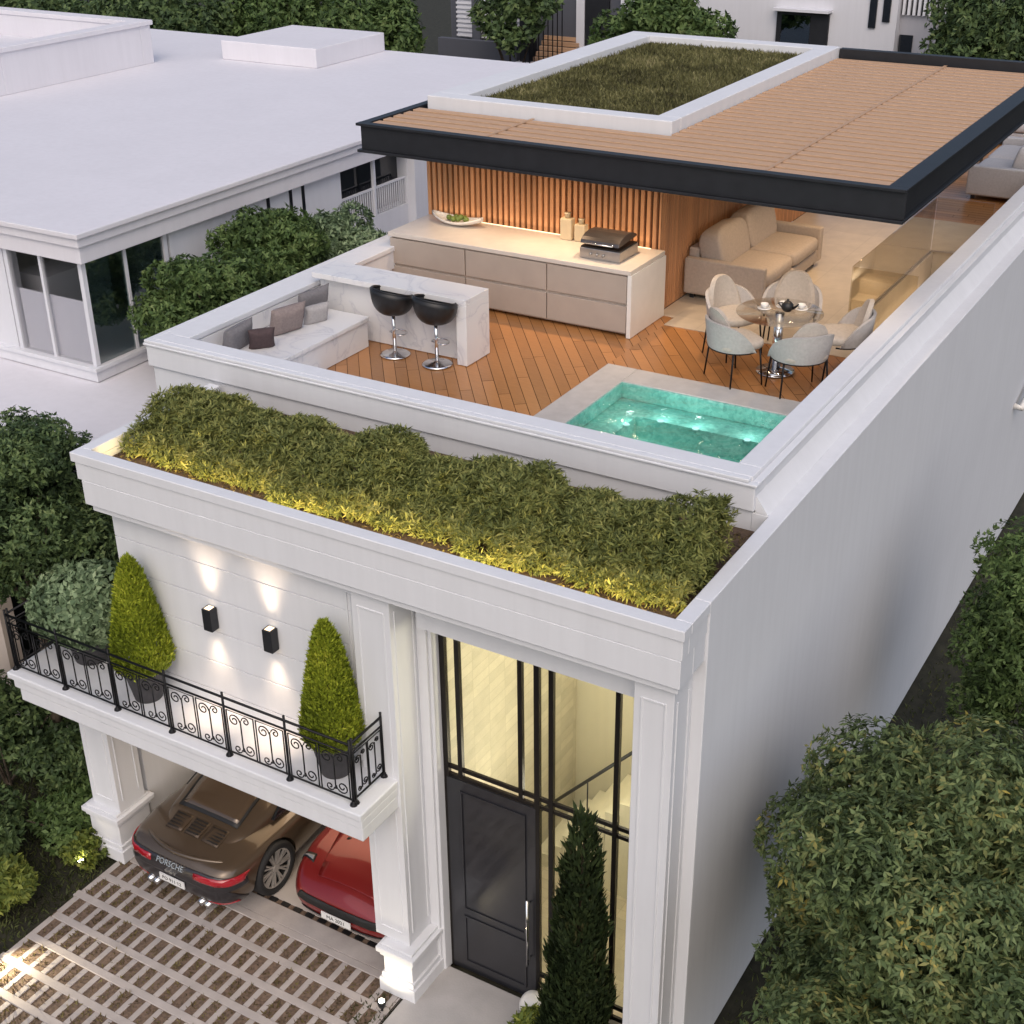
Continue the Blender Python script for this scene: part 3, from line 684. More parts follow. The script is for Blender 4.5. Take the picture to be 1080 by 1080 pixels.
stool((-4.66, 3.96, ZF), R(-14), 'black bucket bar stool on a chrome pole, the one nearer the end of the bar', s1)
# cabinet
CB = empty('outdoor_cabinet', (-4.8, 6.1, ZF), 'long taupe cabinet of low drawers along the slatted wall', 'cabinet')
box('countertop', M['toptaupe'], CB, (-6.45, -3.225, 5.64, 6.525, 5.32, 5.37), .005); box('carcass', M['sofa'], CB, (-6.42, -3.262, 5.68, 6.52, ZF+.03, 5.319))
box('end_panel', M['ceramic'], CB, (-3.26, -3.21, 5.64, 6.525, ZF, 5.319), .003)
xs = [-6.44, -5.37, -4.28, -3.265]
for a, c in zip(xs[:-1], xs[1:]):
    for z0, z1 in ((ZF+.05, 4.96), (4.99, 5.30)): box('drawer', M['taupe'], CB, (a+.008, c-.008, 5.652, 5.679, z0, z1), .004)
# bowl, vases, grill on the cabinet
BW = empty('fruit_bowl', (-5.95, 6.3, 5.37), 'white boat shaped bowl of green fruit on the cabinet', 'bowl')
v = []; f = []; n = 16
for i in range(n+1):
    t = i/n*2-1; w = .13*(1-abs(t)**2.5)+.012; lift = .075*abs(t)**2
    for k in range(9):
        a = math.pi*k/8; v.append((-5.88+t*.36, 6.3-w*math.cos(a), 5.372+lift+.055*(1-math.sin(a))))
f = [(i*9+k, i*9+k+1, (i+1)*9+k+1, (i+1)*9+k) for i in range(n) for k in range(8)]
bo = MB().add(v, f).build('bowl', M['ceramic'], BW, smooth=True); sm = bo.modifiers.new('thick', 'SOLIDIFY'); sm.thickness = .014*S
for i, (dx, dy) in enumerate(((-.12, .0), (-.05, .05), (.02, -.02), (.08, .04), (.13, -.01), (-.03, -.05), (.05, .0))):
    tag(MB().pillow((-5.88+dx, 6.3+dy, 5.445+(.02 if i == 6 else 0)), .036, .036, .034, None, 1, 8, 1).build('fruit', M['fruit'], None, smooth=True), 'round green fruit lying in the white bowl on the cabinet', 'fruit', 'green fruit in the white bowl')
def vase(x, y, w, h, label):
    o = empty('square_vase', (x, y, 5.37), label, 'vase', 'cream vases on the cabinet')
    MB().prism([(x-w, y-w*.7), (x+w, y-w*.7), (x+w, y+w*.7), (x-w, y+w*.7)], 5.371, 5.371+h).build('body', M['cream'], o, .012)
    MB().lathe([(w*.45, 0), (w*.45, .05), (w*.6, .06)], (x, y, 5.371+h), 14).build('neck', M['cream'], o, smooth=True)
vase(-4.42, 6.40, .075, .25, 'tall square cream vase on the cabinet, further from the grill')
vase(-4.24, 6.40, .07, .20, 'shorter square cream vase beside the stainless grill')
GR = empty('grill', (-3.7, 6.1, 5.37), 'stainless table grill with a dark half open lid on the cabinet', 'grill')
box('firebox', M['steel'], GR, (-3.96, -3.46, 5.84, 6.30, 5.371, 5.49), .006)
box('cooking_grate', M['grille'], GR, (-3.95, -3.47, 5.85, 6.29, 5.491, 5.505))
m = MB(); pr = []
for k in range(9):
    a = math.pi*k/8*.9; pr.append((6.07-.24*math.cos(a), 5.545+.10*math.sin(a)))
for xx in (-3.95, -3.47): pass
n = len(pr); v = [(-3.95, y, z) for y, z in pr] + [(-3.47, y, z) for y, z in pr]
m.add(v, [(i, i+1, n+i+1, n+i) for i in range(n-1)] + [tuple(range(n)), tuple(range(n, 2*n))]).build('lid', M['lid'], GR, .006)
m = MB(); m.tube([(-3.88, 5.815, 5.555), (-3.54, 5.815, 5.555)], .01, 8); m.tube([(-3.88, 5.815, 5.555), (-3.88, 5.85, 5.56)], .006, 6); m.tube([(-3.54, 5.815, 5.555), (-3.54, 5.85, 5.56)], .006, 6)
m.build('handle', M['chrome'], GR, smooth=True)
for x in (-3.82, -3.74, -3.66): MB().tube([(x, 5.838, 5.43), (x, 5.82, 5.43)], .016, 12).build('knob', M['steel'], GR, smooth=True)
# sofas
def sofa(loc, rz, L, mat, label, name='sofa'):
    """length L along y, back at -x, arms at both ends (local)"""
    o = empty(name, loc, label, 'sofa', None, rz); D_ = 1.0; m_ = M[mat]; h = L/2
    MB().box(.0, D_-.02, -h+.02, h-.02, .06, .22).build('base', m_, o, .02, local=True)
    for s in (-1, 1): MB().box(0, D_, min(s*h, s*(h-.12)), max(s*h, s*(h-.12)), .07, .50).build('arm', m_, o, .025, local=True, seg=3)
    MB().box(0, .13, -h+.121, h-.121, .221, .60).build('back', m_, o, .025, local=True, seg=3)
    for s in (-1, 1):
        w = (h-.125)/2
        MB().pillow((.57, s*w, .315), .44, w-.004, .105, None, .22, 14, .45).build('seat_cushion', m_, o, smooth=True, local=True)
        MB().pillow((.27, s*w, .55), .155, w-.006, .26, Matrix.Rotation(R(-14), 3, 'Y'), .25, 14, .5).build('back_cushion', m_, o, smooth=True, local=True)
    m = MB()
    for a in (.06, D_-.12):
        for s in (-1, 1): m.box(a, a+.05, s*(h-.1)-.025, s*(h-.1)+.025, 0, .06)
    m.build('foot', M['dark'], o, local=True); return o
sofa((-3.28, 8.22, ZF), 0, 2.05, 'sofa', 'beige two seat sofa with its back to the fine slatted wall')
sofa((-.52, 14.4, ZF), R(180), 2.2, 'sofagrey', 'pale sofa on the far deck beside the right parapet')
sofa((-2.6, 18.0, ZF), R(-90), 2.6, 'sofagrey', 'grey sofa at the far end of the deck beyond the pergola')
LT = empty('side_table', (-2.05, 15.3, ZF), 'small dark low table on the far deck behind the pale sofa', 'table')
box('tabletop', M['bark'], LT, (-2.3, -1.8, 15.0, 15.6, 4.87, 4.92), .01)
for x, y in ((-2.26, 15.04), (-1.86, 15.04), (-2.26, 15.54), (-1.86, 15.54)): box('leg', M['bark'], LT, (x, x+.04, y, y+.04, ZF, 4.869))
# dining group
TC = (-1.46, 5.52)
T = empty('dining_table', (*TC, ZF), 'round glass dining table on a chrome column set among five chairs', 'table')
MB().lathe([(.20, 0), (.20, .015), (.05, .03)], (*TC, ZF), 30).build('table_base', M['chrome'], T, smooth=True)
MB().lathe([(.05, .0), (.05, .615)], (*TC, ZF+.025), 20).build('column', M['chrome'], T, smooth=True)
MB().lathe([(.44, 0), (.445, .006), (.44, .014)], (*TC, ZF+.641), 48).build('tabletop', M['tableglass'], T, smooth=True)
for i, (dx, dy, lb) in enumerate(((-.17, .0, 'white cup and saucer on the glass table, left of the black teapot'), (-.02, .14, 'white cup and saucer on the glass table behind the black teapot'), (.17, .16, 'white cup and saucer on the glass table, right of the black teapot'))):
    c = empty('cup', (TC[0]+dx, TC[1]+dy, ZF+.656), lb, 'cup', 'cups on the glass table')
    p = (TC[0]+dx, TC[1]+dy, ZF+.6565)
    MB().lathe([(.03, 0), (.07, .008), (.072, .012), (.03, .006)], p, 20).build('saucer', M['ceramic'], c, smooth=True)
    MB().lathe([(.022, .009), (.036, .03), (.04, .058), (.035, .056), (.02, .02)], p, 18).build('body', M['ceramic'], c, smooth=True)
    MB().tube([(p[0]+.037, p[1], p[2]+.05), (p[0]+.06, p[1], p[2]+.04), (p[0]+.034, p[1], p[2]+.022)], .005, 6).build('handle', M['ceramic'], c, smooth=True)
tp = (TC[0]+.06, TC[1]+.05, ZF+.6565)
c = empty('teapot', tp, 'black teapot standing on the round glass table', 'teapot')
MB().lathe([(.04, 0), (.062, .03), (.06, .07), (.03, .10), (.012, .105), (.012, .125)], tp, 20).build('body', M['black'], c, smooth=True)
MB().tube([(tp[0]+.055, tp[1], tp[2]+.03), (tp[0]+.10, tp[1], tp[2]+.07), (tp[0]+.115, tp[1], tp[2]+.09)], [.014, .01, .007], 8).build('spout', M['black'], c, smooth=True)
MB().tube([(tp[0]-.055, tp[1], tp[2]+.08), (tp[0]-.10, tp[1], tp[2]+.07), (tp[0]-.055, tp[1], tp[2]+.025)], .007, 6).build('handle', M['black'], c, smooth=True)
def chair(loc, rz, label, first=None):
    """dining chair facing local +y; wrapped back"""
    if first: return dup(first, loc, rz, label)
    o = empty('dining_chair', loc, label, 'chair', 'upholstered chairs round the glass table', rz)
    MB().pillow((0, .0, .40), .235, .24, .05, None, .6, 12, .5).build('seat', M['chairf'], o, smooth=True, local=True)
    def shell(r0, z0, ztop, th, span, name, mat, edge):
        n = 28; v = []; f = []
        for k in range(n+1):
            u = k/n*2-1; a = -math.pi/2 + u*span; zt = z0 + (ztop-z0)*(1-abs(u)**edge)
            for (r_, z_) in ((r0, z0), (r0+.02, (z0+zt)/2), (r0+.035, zt), (r0+.035-th, zt), (r0+.02-th, (z0+zt)/2), (r0-th, z0)):
                v.append((r_*1.04*math.cos(a), r_*math.sin(a), z_))
        m_ = 6
        f = [(k*m_+j, k*m_+(j+1) % m_, (k+1)*m_+(j+1) % m_, (k+1)*m_+j) for k in range(n) for j in range(m_)]
        f += [tuple(range(m_)), tuple(range(n*m_, n*m_+m_))]
        return MB().add(v, f).build(name, mat, o, smooth=False, local=True, bevel=.012)
    shell(.255, .36, .64, .03, 1.75, 'armrest_shell', M['chairg'], 3.5)
    shell(.222, .40, .76, .045, 1.05, 'backrest', M['chairf'], 2.6)
    fr = [(.26*math.cos(a), .25*math.sin(a), .355) for a in np.linspace(-math.pi/2-1.9, -math.pi/2+1.9, 26)]
    MB().tube(fr, .009, 6).build('seat_frame', M['iron'], o, smooth=True, local=True)
    for sx, sy in ((-1, 1), (1, 1), (-1, -1), (1, -1)):
        MB().tube([(sx*.21, sy*.145, .36), (sx*.235, sy*.175, 0)], [.010, .008], 7).build('leg', M['iron'], o, smooth=True, local=True)
    return o
def face(x, y): return math.atan2(TC[1]-y, TC[0]-x) - math.pi/2
cs = [(-1.76, 5.10, 'grey backed dining chair nearest the pool on the left of the glass table'), (-1.08, 5.12, 'grey backed dining chair seen from behind, nearest the pool on the right'),
      (-.86, 5.78, 'dining chair on the right of the glass table, next to the parapet'), (-2.06, 5.80, 'beige dining chair behind the left one, in front of the sofa arm'),
      (-1.58, 6.20, 'beige dining chair facing the pool on the far side of the glass table')]
c0 = chair((cs[0][0], cs[0][1], ZF), face(*cs[0][:2]), cs[0][2])
c0.scale = (1.08, 1.08, 1.06)
for x, y, lb in cs[1:]: chair((x, y, ZF), face(x, y), lb, c0)

# ================================================================== facade fittings
def sconce(x, z, label):
    o = empty('wall_lamp', (x, .199, z), label, 'wall lamp', 'up and down wall lamps on the facade')
    MB().box(x-.05, x+.05, .10, .192, z-.11, z+.11).build('housing', M['dark'], o, .004)
    MB().box(x-.03, x+.03, .115, .18, z+.111, z+.114).build('upper_lens', M['ledsoft'], o); MB().box(x-.03, x+.03, .115, .18, z-.114, z-.111).build('lower_lens', M['ledsoft'], o)
    c = (1, .74, .50)
    lamp('SPOT', 'uplight', (x, .125, z+.12), 75, c, .075, (x, .15, z+1), 62, 1.0); lamp('SPOT', 'downlight', (x, .125, z-.12), 58, c, .075, (x, .15, z-1), 62, 1.0)
sconce(-4.61, 3.50, 'black up and down lamp on the white facade, nearer the left cone tree'); sconce(-3.92, 3.50, 'black up and down lamp on the white facade, nearer the right cone tree')
# wrought iron balcony railing
RL = empty('balcony_railing', (-4.8, -.32, 2.5), 'black wrought iron railing with scrolls round the balcony', 'railing')
def spiral(c, r, turns, ax, start, sgn):
    pts = []
    for k in range(20):
        t = k/19; a = start + sgn*turns*2*math.pi*t; q = r*(1-.78*t)
        pts.append(Vector(c) + Vector(ax)*q*math.cos(a) + Vector((0, 0, 1))*q*math.sin(a))
    return pts
def rail_run(p0, p1, bays):
    p0 = Vector(p0); p1 = Vector(p1); d = (p1-p0).normalized(); Lr = (p1-p0).length; z = Vector((0, 0, 1))
    for h in (.05, .53, .62): MB().tube([p0+z*h, p1+z*h], .009 if h != .62 else .012, 6).build('rail', M['iron'], RL, smooth=True)
    for i in range(bays+1):
        p = p0 + d*(Lr*i/bays)
        MB().tube([p + z*-.0, p+z*.67], .011, 8).build('post', M['iron'], RL, smooth=True)
        MB().lathe([(.035, 0), (.03, .015), (.016, .03), (.016, .04)], p, 10).build('post_foot', M['iron'], RL, smooth=True)
    for i in range(bays):
        for j in range(2):
            a = p0 + d*(Lr*(i+.04+j*.48)/bays); w = Lr*.44/bays; sc = MB()
            sc.tube([a+z*.05, a+z*.50, a+d*w+z*.50, a+d*w+z*.05], .007, 5)
            mid = a + d*w*.5
            sc.tube([mid+z*.10, mid+z*.43], .007, 5)
            sc.tube(spiral(mid + d*(-w*.24) + z*.41, w*.22, 1.5, d, 0, 1), .006, 5); sc.tube(spiral(mid + d*(w*.2) + z*.44, w*.15, 1.3, d, math.pi, -1), .006, 5)
            sc.tube(spiral(mid + d*(w*.24) + z*.14, w*.22, 1.5, d, math.pi, 1), .006, 5); sc.tube(spiral(mid + d*(-w*.2) + z*.11, w*.15, 1.3, d, 0, -1), .006, 5)
            sc.build('scroll_panel', M['iron'], RL, smooth=True)
rail_run((-6.82, -.33, 2.501), (-2.75, -.33, 2.501), 6)
rail_run((-2.75, -.30, 2.501), (-2.75, .11, 2.501), 1)
rail_run((-6.82, -.30, 2.501), (-6.82, 2.4, 2.501), 4)
# cone trees in pots on the balcony, round bush in a pot
def cone_tree(x, y, r_, h, label, seed):
    o = empty('cone_topiary', (x, y, 2.5), label, 'potted tree', 'cone trees on the balcony'); rng = np.random.default_rng(seed); n = 17000
    z0 = .34
    t = 1-rng.random(n)**.62; a = rng.uniform(0, 2*np.pi, n); rr = (r_*(1-t)*.80+.082*(1-t**9))*np.minimum(1, .80+t*2.2)*(1+rng.normal(size=n)*.03) * (1-np.abs(rng.normal(size=n))*.12)
    P = np.stack([x+rr*np.cos(a), y+rr*np.sin(a), 2.5+z0+t*(h-z0)], 1)
    D = unit(np.stack([np.cos(a)*.45, np.sin(a)*.45, np.full(n, .9)], 1) + rng.normal(size=(n, 3))*.3)
    N = unit(np.stack([np.cos(a), np.sin(a), np.zeros(n)], 1) + rng.normal(size=(n, 3))*.4)
    v, q = leaf_mesh(P, D, N, .052*rng.uniform(.6, 1.3, n), .0085*rng.uniform(.6, 1.3, n)); np_obj('foliage', v, q, M['cone'], o)
    MB().tube([(x, y, 2.8), (x, y, 2.5+h*.85)], [.03, .012], 7).build('trunk', M['bark'], o)
    MB().lathe([(.13, 0), (.19, .30), (.205, .31), (.205, .35), (.185, .35), (.18, .30)], (x, y, 2.501), 24).build('pot', M['pot'], o, smooth=True)
cone_tree(-5.37, -.02, .27, 1.50, 'clipped yellow green cone tree in a pot left of the wall lamps', 2)
cone_tree(-3.16, -.03, .25, 1.52, 'clipped yellow green cone tree in a pot at the right end of the balcony', 3)
o = empty('round_bush', (-6.33, .2, 2.5), 'round silvery green bush in a dark pot at the left of the balcony', 'potted bush'); rng = np.random.default_rng(7)
P, D_ = blob_points([(-6.35, .2, 3.10, .48, .42, .40), (-6.15, .25, 3.25, .32, .3, .3), (-6.6, .15, 3.0, .3, .3, .28)], 1900, rng, .12)
v, q = clusters(P, D_, 6, .075, .021, .8, .1, rng); np_obj('foliage', v, q, M['silver'], o)
MB().lathe([(.17, 0), (.25, .40), (.265, .41), (.265, .45), (.24, .45)], (-6.33, .2, 2.501), 24).build('pot', M['pot'], o, smooth=True)
MB().tube([(-6.33, .2, 2.9), (-6.33, .2, 3.1)], .03, 7).build('stem', M['bark'], o)

# shrubs in the planter
rng = np.random.default_rng(21)
NS = 12
for i in range(NS):
    x = -5.52 + i*(5.14/(NS-1)); y = .82 + rng.normal()*.05; rx = .36 + rng.uniform(-.03, .05); h = rng.uniform(.30, .50) * (1.25 if i in (9, 11) else 1.12 if i in (1, 5, 8) else .92)
    o = empty('planter_shrub', (x, y, 4.74), 'feathery yellow green shrub in the long planter on the cornice', 'shrub', 'shrubs in the cornice planter')
    bl = [(x, y+.16, 4.74+h*.52, rx, .40, h*.56), (x-.12, y-.16, 4.74+h*.20, rx*.75, .27, h*.36), (x+.15, y-.12, 4.74+h*.23, rx*.65, .27, h*.40), (x+rng.normal()*.1, y+.26, 4.74+h*.66, rx*.55, .26, h*.42), (x+rng.normal()*.15, y+.05, 4.74+h*.72, rx*.35, .18, h*.32)]
    P, D_ = blob_points(bl, 2100, rng, .16); k_ = (P[:, 2] > 4.75) & (P[:, 0] < -.20) & (P[:, 0] > -5.72); P = P[k_]; D_ = D_[k_]
    v, q = clusters(P, unit(D_ + [0, -.1, .7]), 9, .062, .0066, .72, .0, rng); np_obj('foliage', v, q, M['hedge'], o)
    m = MB()
    for k in range(4): m.tube([(x+.04*k-.06, y, 4.74), (x+rng.normal()*.12, y+rng.normal()*.12, 4.74+h*.7)], [.012, .005], 5)
    m.build('stem', M['bark'], o)
v, q = grass_np(-5.75, -.15, .15, 1.8, 4.738, 5000, .05, .008, rng, .5)
tag(np_obj('planter_ground_cover', v, q, M['slot']), kind='stuff')
MB().box(-5.7, -.2, .133, .15, 4.745, 4.765).build('planter_light_strip', M['ledsoft'], H)
lamp('AREA', 'planter_glow', (-2.95, .158, 4.785), 62, (1, .74, .28), 5.4, (-2.95, .8, 4.95), sizey=.02)

# ================================================================== ground level planting and lights
o = empty('cypress', (-.86, .18, 0), 'slender dark green cypress in front of the lit entrance glazing', 'tree'); rng = np.random.default_rng(4); n = 15000
t = 1-np.sqrt(rng.random(n)); a = rng.uniform(0, 2*np.pi, n); lump = 1+.16*np.sin(3*a+t*22)+.12*np.sin(5*a-t*37)
cxs = -.86 + .06*t
rr = (.255*(1-t)**.75+.05)*lump*(1-np.abs(rng.normal(size=n))*.15)
P = np.stack([cxs+rr*np.cos(a), .10+rr*np.sin(a), .12+t*2.82], 1); D_ = unit(np.stack([np.cos(a)*.3, np.sin(a)*.3, np.full(n, 1.)], 1)+rng.normal(size=(n, 3))*.25)
N = unit(np.stack([np.cos(a), np.sin(a), np.zeros(n)], 1)+rng.normal(size=(n, 3))*.5)
v, q = leaf_mesh(P, D_, N, .10*rng.uniform(.5, 1.4, n), .014*rng.uniform(.6, 1.3, n)); np_obj('crown', v, q, M['cyp'], o)
MB().tube([(-.86, .10, 0), (-.80, .10, 2.6)], [.05, .012], 8).build('trunk', M['bark'], o)
tag(MB().pillow((-1.46, .44, .14), .14, .12, .14, None, .8, 12, .9).build('boulder', M['ceramic'], None, smooth=True), 'white rounded boulder at the foot of the entrance door', 'boulder')
def bush(loc, rad, mat, label, seed, n=700, L=.085, W=.018, k=6, group=None, name='garden_bush', up=.2):
    o = empty(name, loc, label, 'bush', group); rng = np.random.default_rng(seed); c = (loc[0], loc[1], loc[2]+rad[2]*.75)
    bl = crown_blobs(c, rad, 9, rng, (.4, .6), -.5); P, D_ = blob_points(bl, n, rng, .2); ok = P[:, 2] > loc[2]+.01; P = P[ok]; D_ = D_[ok]
    v, q = clusters(P, unit(D_+[0, 0, up]), k, L, W, .75, .05, rng); np_obj('foliage', v, q, M[mat], o)
    m = MB()
    for j in range(4): m.tube([(loc[0]+.03*j-.05, loc[1], loc[2]), (loc[0]+rng.normal()*rad[0]*.4, loc[1]+rng.normal()*rad[1]*.4, loc[2]+rad[2]*.9)], [.018, .006], 5)
    m.build('stem', M['bark'], o); return o
bush((-1.22, .02, 0), (.33, .30, .24), 'lime', 'low lime green bush at the foot of the cypress', 31, 700)
bush((-7.05, .12, 0), (.42, .40, .40), 'gapleaf', 'rounded mid green bush beside the left garage column', 32, 900)
bush((-6.62, -.10, 0), (.20, .20, .17), 'lime', 'small bright bush at the foot of the left garage column', 36, 350, .07)
bush((-6.85, -.95, 0), (.36, .36, .30), 'lime', 'yellow green bush at the left edge beside the driveway', 33, 900)
bush((-7.55, -.55, 0), (.5, .5, .45), 'dkleaf', 'dark green bush behind the yellow green one by the driveway', 34, 900)
bush((-8.35, .35, 0), (.6, .5, .95), 'dkleaf', 'tall dark green bush against the beige wall under the garden tree', 37, 1200)
bush((-7.75, .75, 0), (.5, .5, .5), 'dkleaf', 'dark green bush behind the left garage column', 35, 800)
def spot(x, y, label, pw, aim):
    o = empty('ground_spotlight', (x, y, 0), label, 'spotlight', 'bright spotlights in the lawn')
    MB().tube([(x, y, -.02), (x, y, .05)], .012, 8).build('stake', M['dark'], o)
    MB().lathe([(.03, 0), (.042, .05), (.042, .07), (.036, .07)], (x, y, .05), 16).build('housing', M['dark'], o, smooth=True)
    MB().lathe([(.026, 0), (.026, .004)], (x, y, .121), 16).build('lens', M['spotw'], o)
    lamp('SPOT', 'spot_glow', (x, y, .16), pw, (1, .85, .58), .03, aim, 150, .8)
spot(-6.56, -.24, 'bright spotlight in the grass just in front of the left garage column', 11, (-6.55, .2, .45))
spot(-6.38, -1.58, 'bright spotlight at the left edge of the driveway by the yellow green bush', 120, (-5.7, -1.72, .0))
spot(-2.72, -.20, 'bright spotlight in the grass at the foot of the right garage column', 10, (-2.72, .2, .6))
lamp('AREA', 'garage_ceiling_lamp', (-4.6, 2.3, 2.17), 52, (1, .78, .56), 2.2, (-4.6, 2.0, 0), sizey=1.6)
MB().box(-5.7, -3.5, 1.2, 2.8, 2.185, 2.197).build('garage_lamp', M['ledsoft'], H)
lamp('POINT', 'lobby_lamp', (-1.0, 1.5, 3.75), 125, (1, .89, .70), .22)
lamp('POINT', 'lobby_lamp', (-1.6, 1.3, 1.9), 44, (1, .89, .70), .15)
MB().lathe([(.06, 0), (.09, .03), (.06, .10)], (-1.0, 1.5, 4.15), 16).build('lobby_pendant', M['ledw'], H)
MB().tube([(.0, 11.3, 2.35), (.10, 11.3, 2.33), (.14, 11.9, 2.52)], .045, 10).build('white_wall_pipe', M['ceramic'], H, smooth=True)

# ================================================================== cars
def interp(tab, y):
    for a, b in zip(tab[:-1], tab[1:]):
        if y <= b[0]:
            t = (y-a[0])/(b[0]-a[0]); t = t*t*(3-2*t)*.5 + t*.5
            return [p+(q-p)*t for p, q in zip(a[1:], b[1:])]
    return list(tab[-1][1:])
def body_ring(y, w, zb, zs, ze, zd):
    """half section -> full ring; w half width, zb sill, zs shoulder, ze deck edge, zd deck centre"""
    h = [(0, zb), (w*.78, zb), (w*.95, zb+.07), (w, zb+(zs-zb)*.45), (w*.99, zb+(zs-zb)*.75), (w*.93, zs), (w*.80, zs+(ze-zs)*.6), (w*.55, ze), (w*.28, ze+(zd-ze)*.7), (0, zd)]
    return [(x, y, z) for x, z in h] + [(-x, y, z) for x, z in h[-2:0:-1]]
def loft(tab, n):
    mb = MB(); ys = np.linspace(tab[0][0], tab[-1][0], n); rings = [body_ring(y, *interp(tab, y)) for y in ys]; m_ = len(rings[0])
    v = [p for r_ in rings for p in r_]; f = [(i*m_+k, i*m_+(k+1) % m_, (i+1)*m_+(k+1) % m_, (i+1)*m_+k) for i in range(n-1) for k in range(m_)]
    f += [tuple(range(m_)), tuple(range((n-1)*m_, n*m_))]; return mb.add(v, f)
def scaled(mb, K): mb.v = [(x*K, y*K, z*K) for x, y, z in mb.v]; return mb
def cut_arches(o, cyls, K):
    """cut wheel wells out of the body, then drop the cutters"""
    bpy.context.view_layer.update(); cut = []
    for (x, y, z, r_) in cyls:
        c = MB().tube([(x-.22, y, z), (x+.35, y, z)] if x > 0 else [(x-.35, y, z), (x+.22, y, z)], r_, 36); scaled(c, K)
        co = c.build('arch', M['grille'], None); co.matrix_world = o.matrix_world.copy(); cut.append(co)
        b = o.modifiers.new('cut', 'BOOLEAN'); b.object = co; b.operation = 'DIFFERENCE'; b.solver = 'EXACT'
    bpy.context.view_layer.update()
    me = bpy.data.meshes.new_from_object(o.evaluated_get(bpy.context.evaluated_depsgraph_get()))
    o.modifiers.clear(); o.data = me
    for c in cut: bpy.data.objects.remove(c)
    me.polygons.foreach_set('use_smooth', [True]*len(me.polygons))
    try: me.set_sharp_from_angle(angle=R(40))
    except Exception: pass
def wheel(root, x, y, r_, K, width=.26):
    s = 1 if x > 0 else -1; ax = lambda d: x + s*d
    prof = [(r_*.74, .0), (r_*.9, .0), (r_*.985, .04), (r_, .09), (r_, width-.05), (r_*.97, width-.01), (r_*.80, width), (r_*.74, width-.02)]
    mb = MB(); n = 36; v = []
    for q, d in prof: v += [(ax(d-width+.02), y+q*math.cos(2*math.pi*k/n), r_+q*math.sin(2*math.pi*k/n)) for k in range(n)]
    m_ = len(prof); f = [(i*n+k, i*n+(k+1) % n, ((i+1) % m_)*n+(k+1) % n, ((i+1) % m_)*n+k) for i in range(m_) for k in range(n)]
    t = scaled(mb.add(v, f), K).build('wheel', M['rubber'], root, local=True, smooth=True)
    rm = MB(); rr = r_*.76
    rm.tube([(ax(-.02), y+rr*.96*math.cos(2*math.pi*k/40), r_+rr*.96*math.sin(2*math.pi*k/40)) for k in range(40)], .018, 6, True)
    for k in range(10):
        a = 2*math.pi*k/10
        for da in (-.10, .10):
            rm.obox((ax(-.035), y+.05*math.cos(a), r_+.05*math.sin(a)), (ax(-.02), y+rr*.95*math.cos(a+da), r_+rr*.95*math.sin(a+da)), .022, .03, (1, 0, 0))
    rm.tube([(ax(-.05), y, r_), (ax(-.005), y, r_)], .055, 14)
    scaled(rm, K).build('rim', M['rim'], t, local=True)
    ds = MB().tube([(ax(-.12), y, r_), (ax(-.10), y, r_)], rr*.93, 28); scaled(ds, K).build('brake_disc', M['grille'], t, local=True)
    return t
def patch(root, name, mat, K, xs, ys, zf, th=.006, parent=None):
    """thin curved panel lying on a surface z = zf(x, y)"""
    mb = MB(); nx, ny = len(xs), len(ys); v = [(x, y, zf(x, y)+th) for y in ys for x in xs] + [(x, y, zf(x, y)-.01) for y in ys for x in xs]; q = nx*ny
    f = [(j*nx+i, j*nx+i+1, (j+1)*nx+i+1, (j+1)*nx+i) for j in range(ny-1) for i in range(nx-1)]
    f += [(q+j*nx+i, q+(j+1)*nx+i, q+(j+1)*nx+i+1, q+j*nx+i+1) for j in range(ny-1) for i in range(nx-1)]
    per = [i for i in range(nx)] + [j*nx+nx-1 for j in range(1, ny)] + [(ny-1)*nx+i for i in range(nx-2, -1, -1)] + [j*nx for j in range(ny-2, 0, -1)]
    f += [(per[k], q+per[k], q+per[(k+1) % len(per)], per[(k+1) % len(per)]) for k in range(len(per))]
    return scaled(mb.add(v, f), K).build(name, mat, parent or root, local=True, smooth=True)

def skin_piece(body, name, mat, planes, K, off=.006, thick=.012, parent=None):
    """a panel that follows the body: a copy of its skin cut by planes, set slightly proud"""
    bm = bmesh.new(); bm.from_mesh(body.data)
    for co, no in planes:
        bmesh.ops.bisect_plane(bm, geom=bm.verts[:]+bm.edges[:]+bm.faces[:], plane_co=Vector(co)*K*S, plane_no=no, clear_outer=True)
    bm.normal_update()
    for v_ in bm.verts: v_.co += v_.normal*off*K*S
    me = bpy.data.meshes.new(name); bm.to_mesh(me); bm.free()
    me.materials.clear(); me.materials.append(mat)
    me.polygons.foreach_set('use_smooth', [True]*len(me.polygons)); me.polygons.foreach_set('material_index', [0]*len(me.polygons))
    o = link(bpy.data.objects.new(name, me), parent or body.parent)
    sol = o.modifiers.new('thick', 'SOLIDIFY'); sol.thickness = thick*K*S; sol.offset = 0
    return o
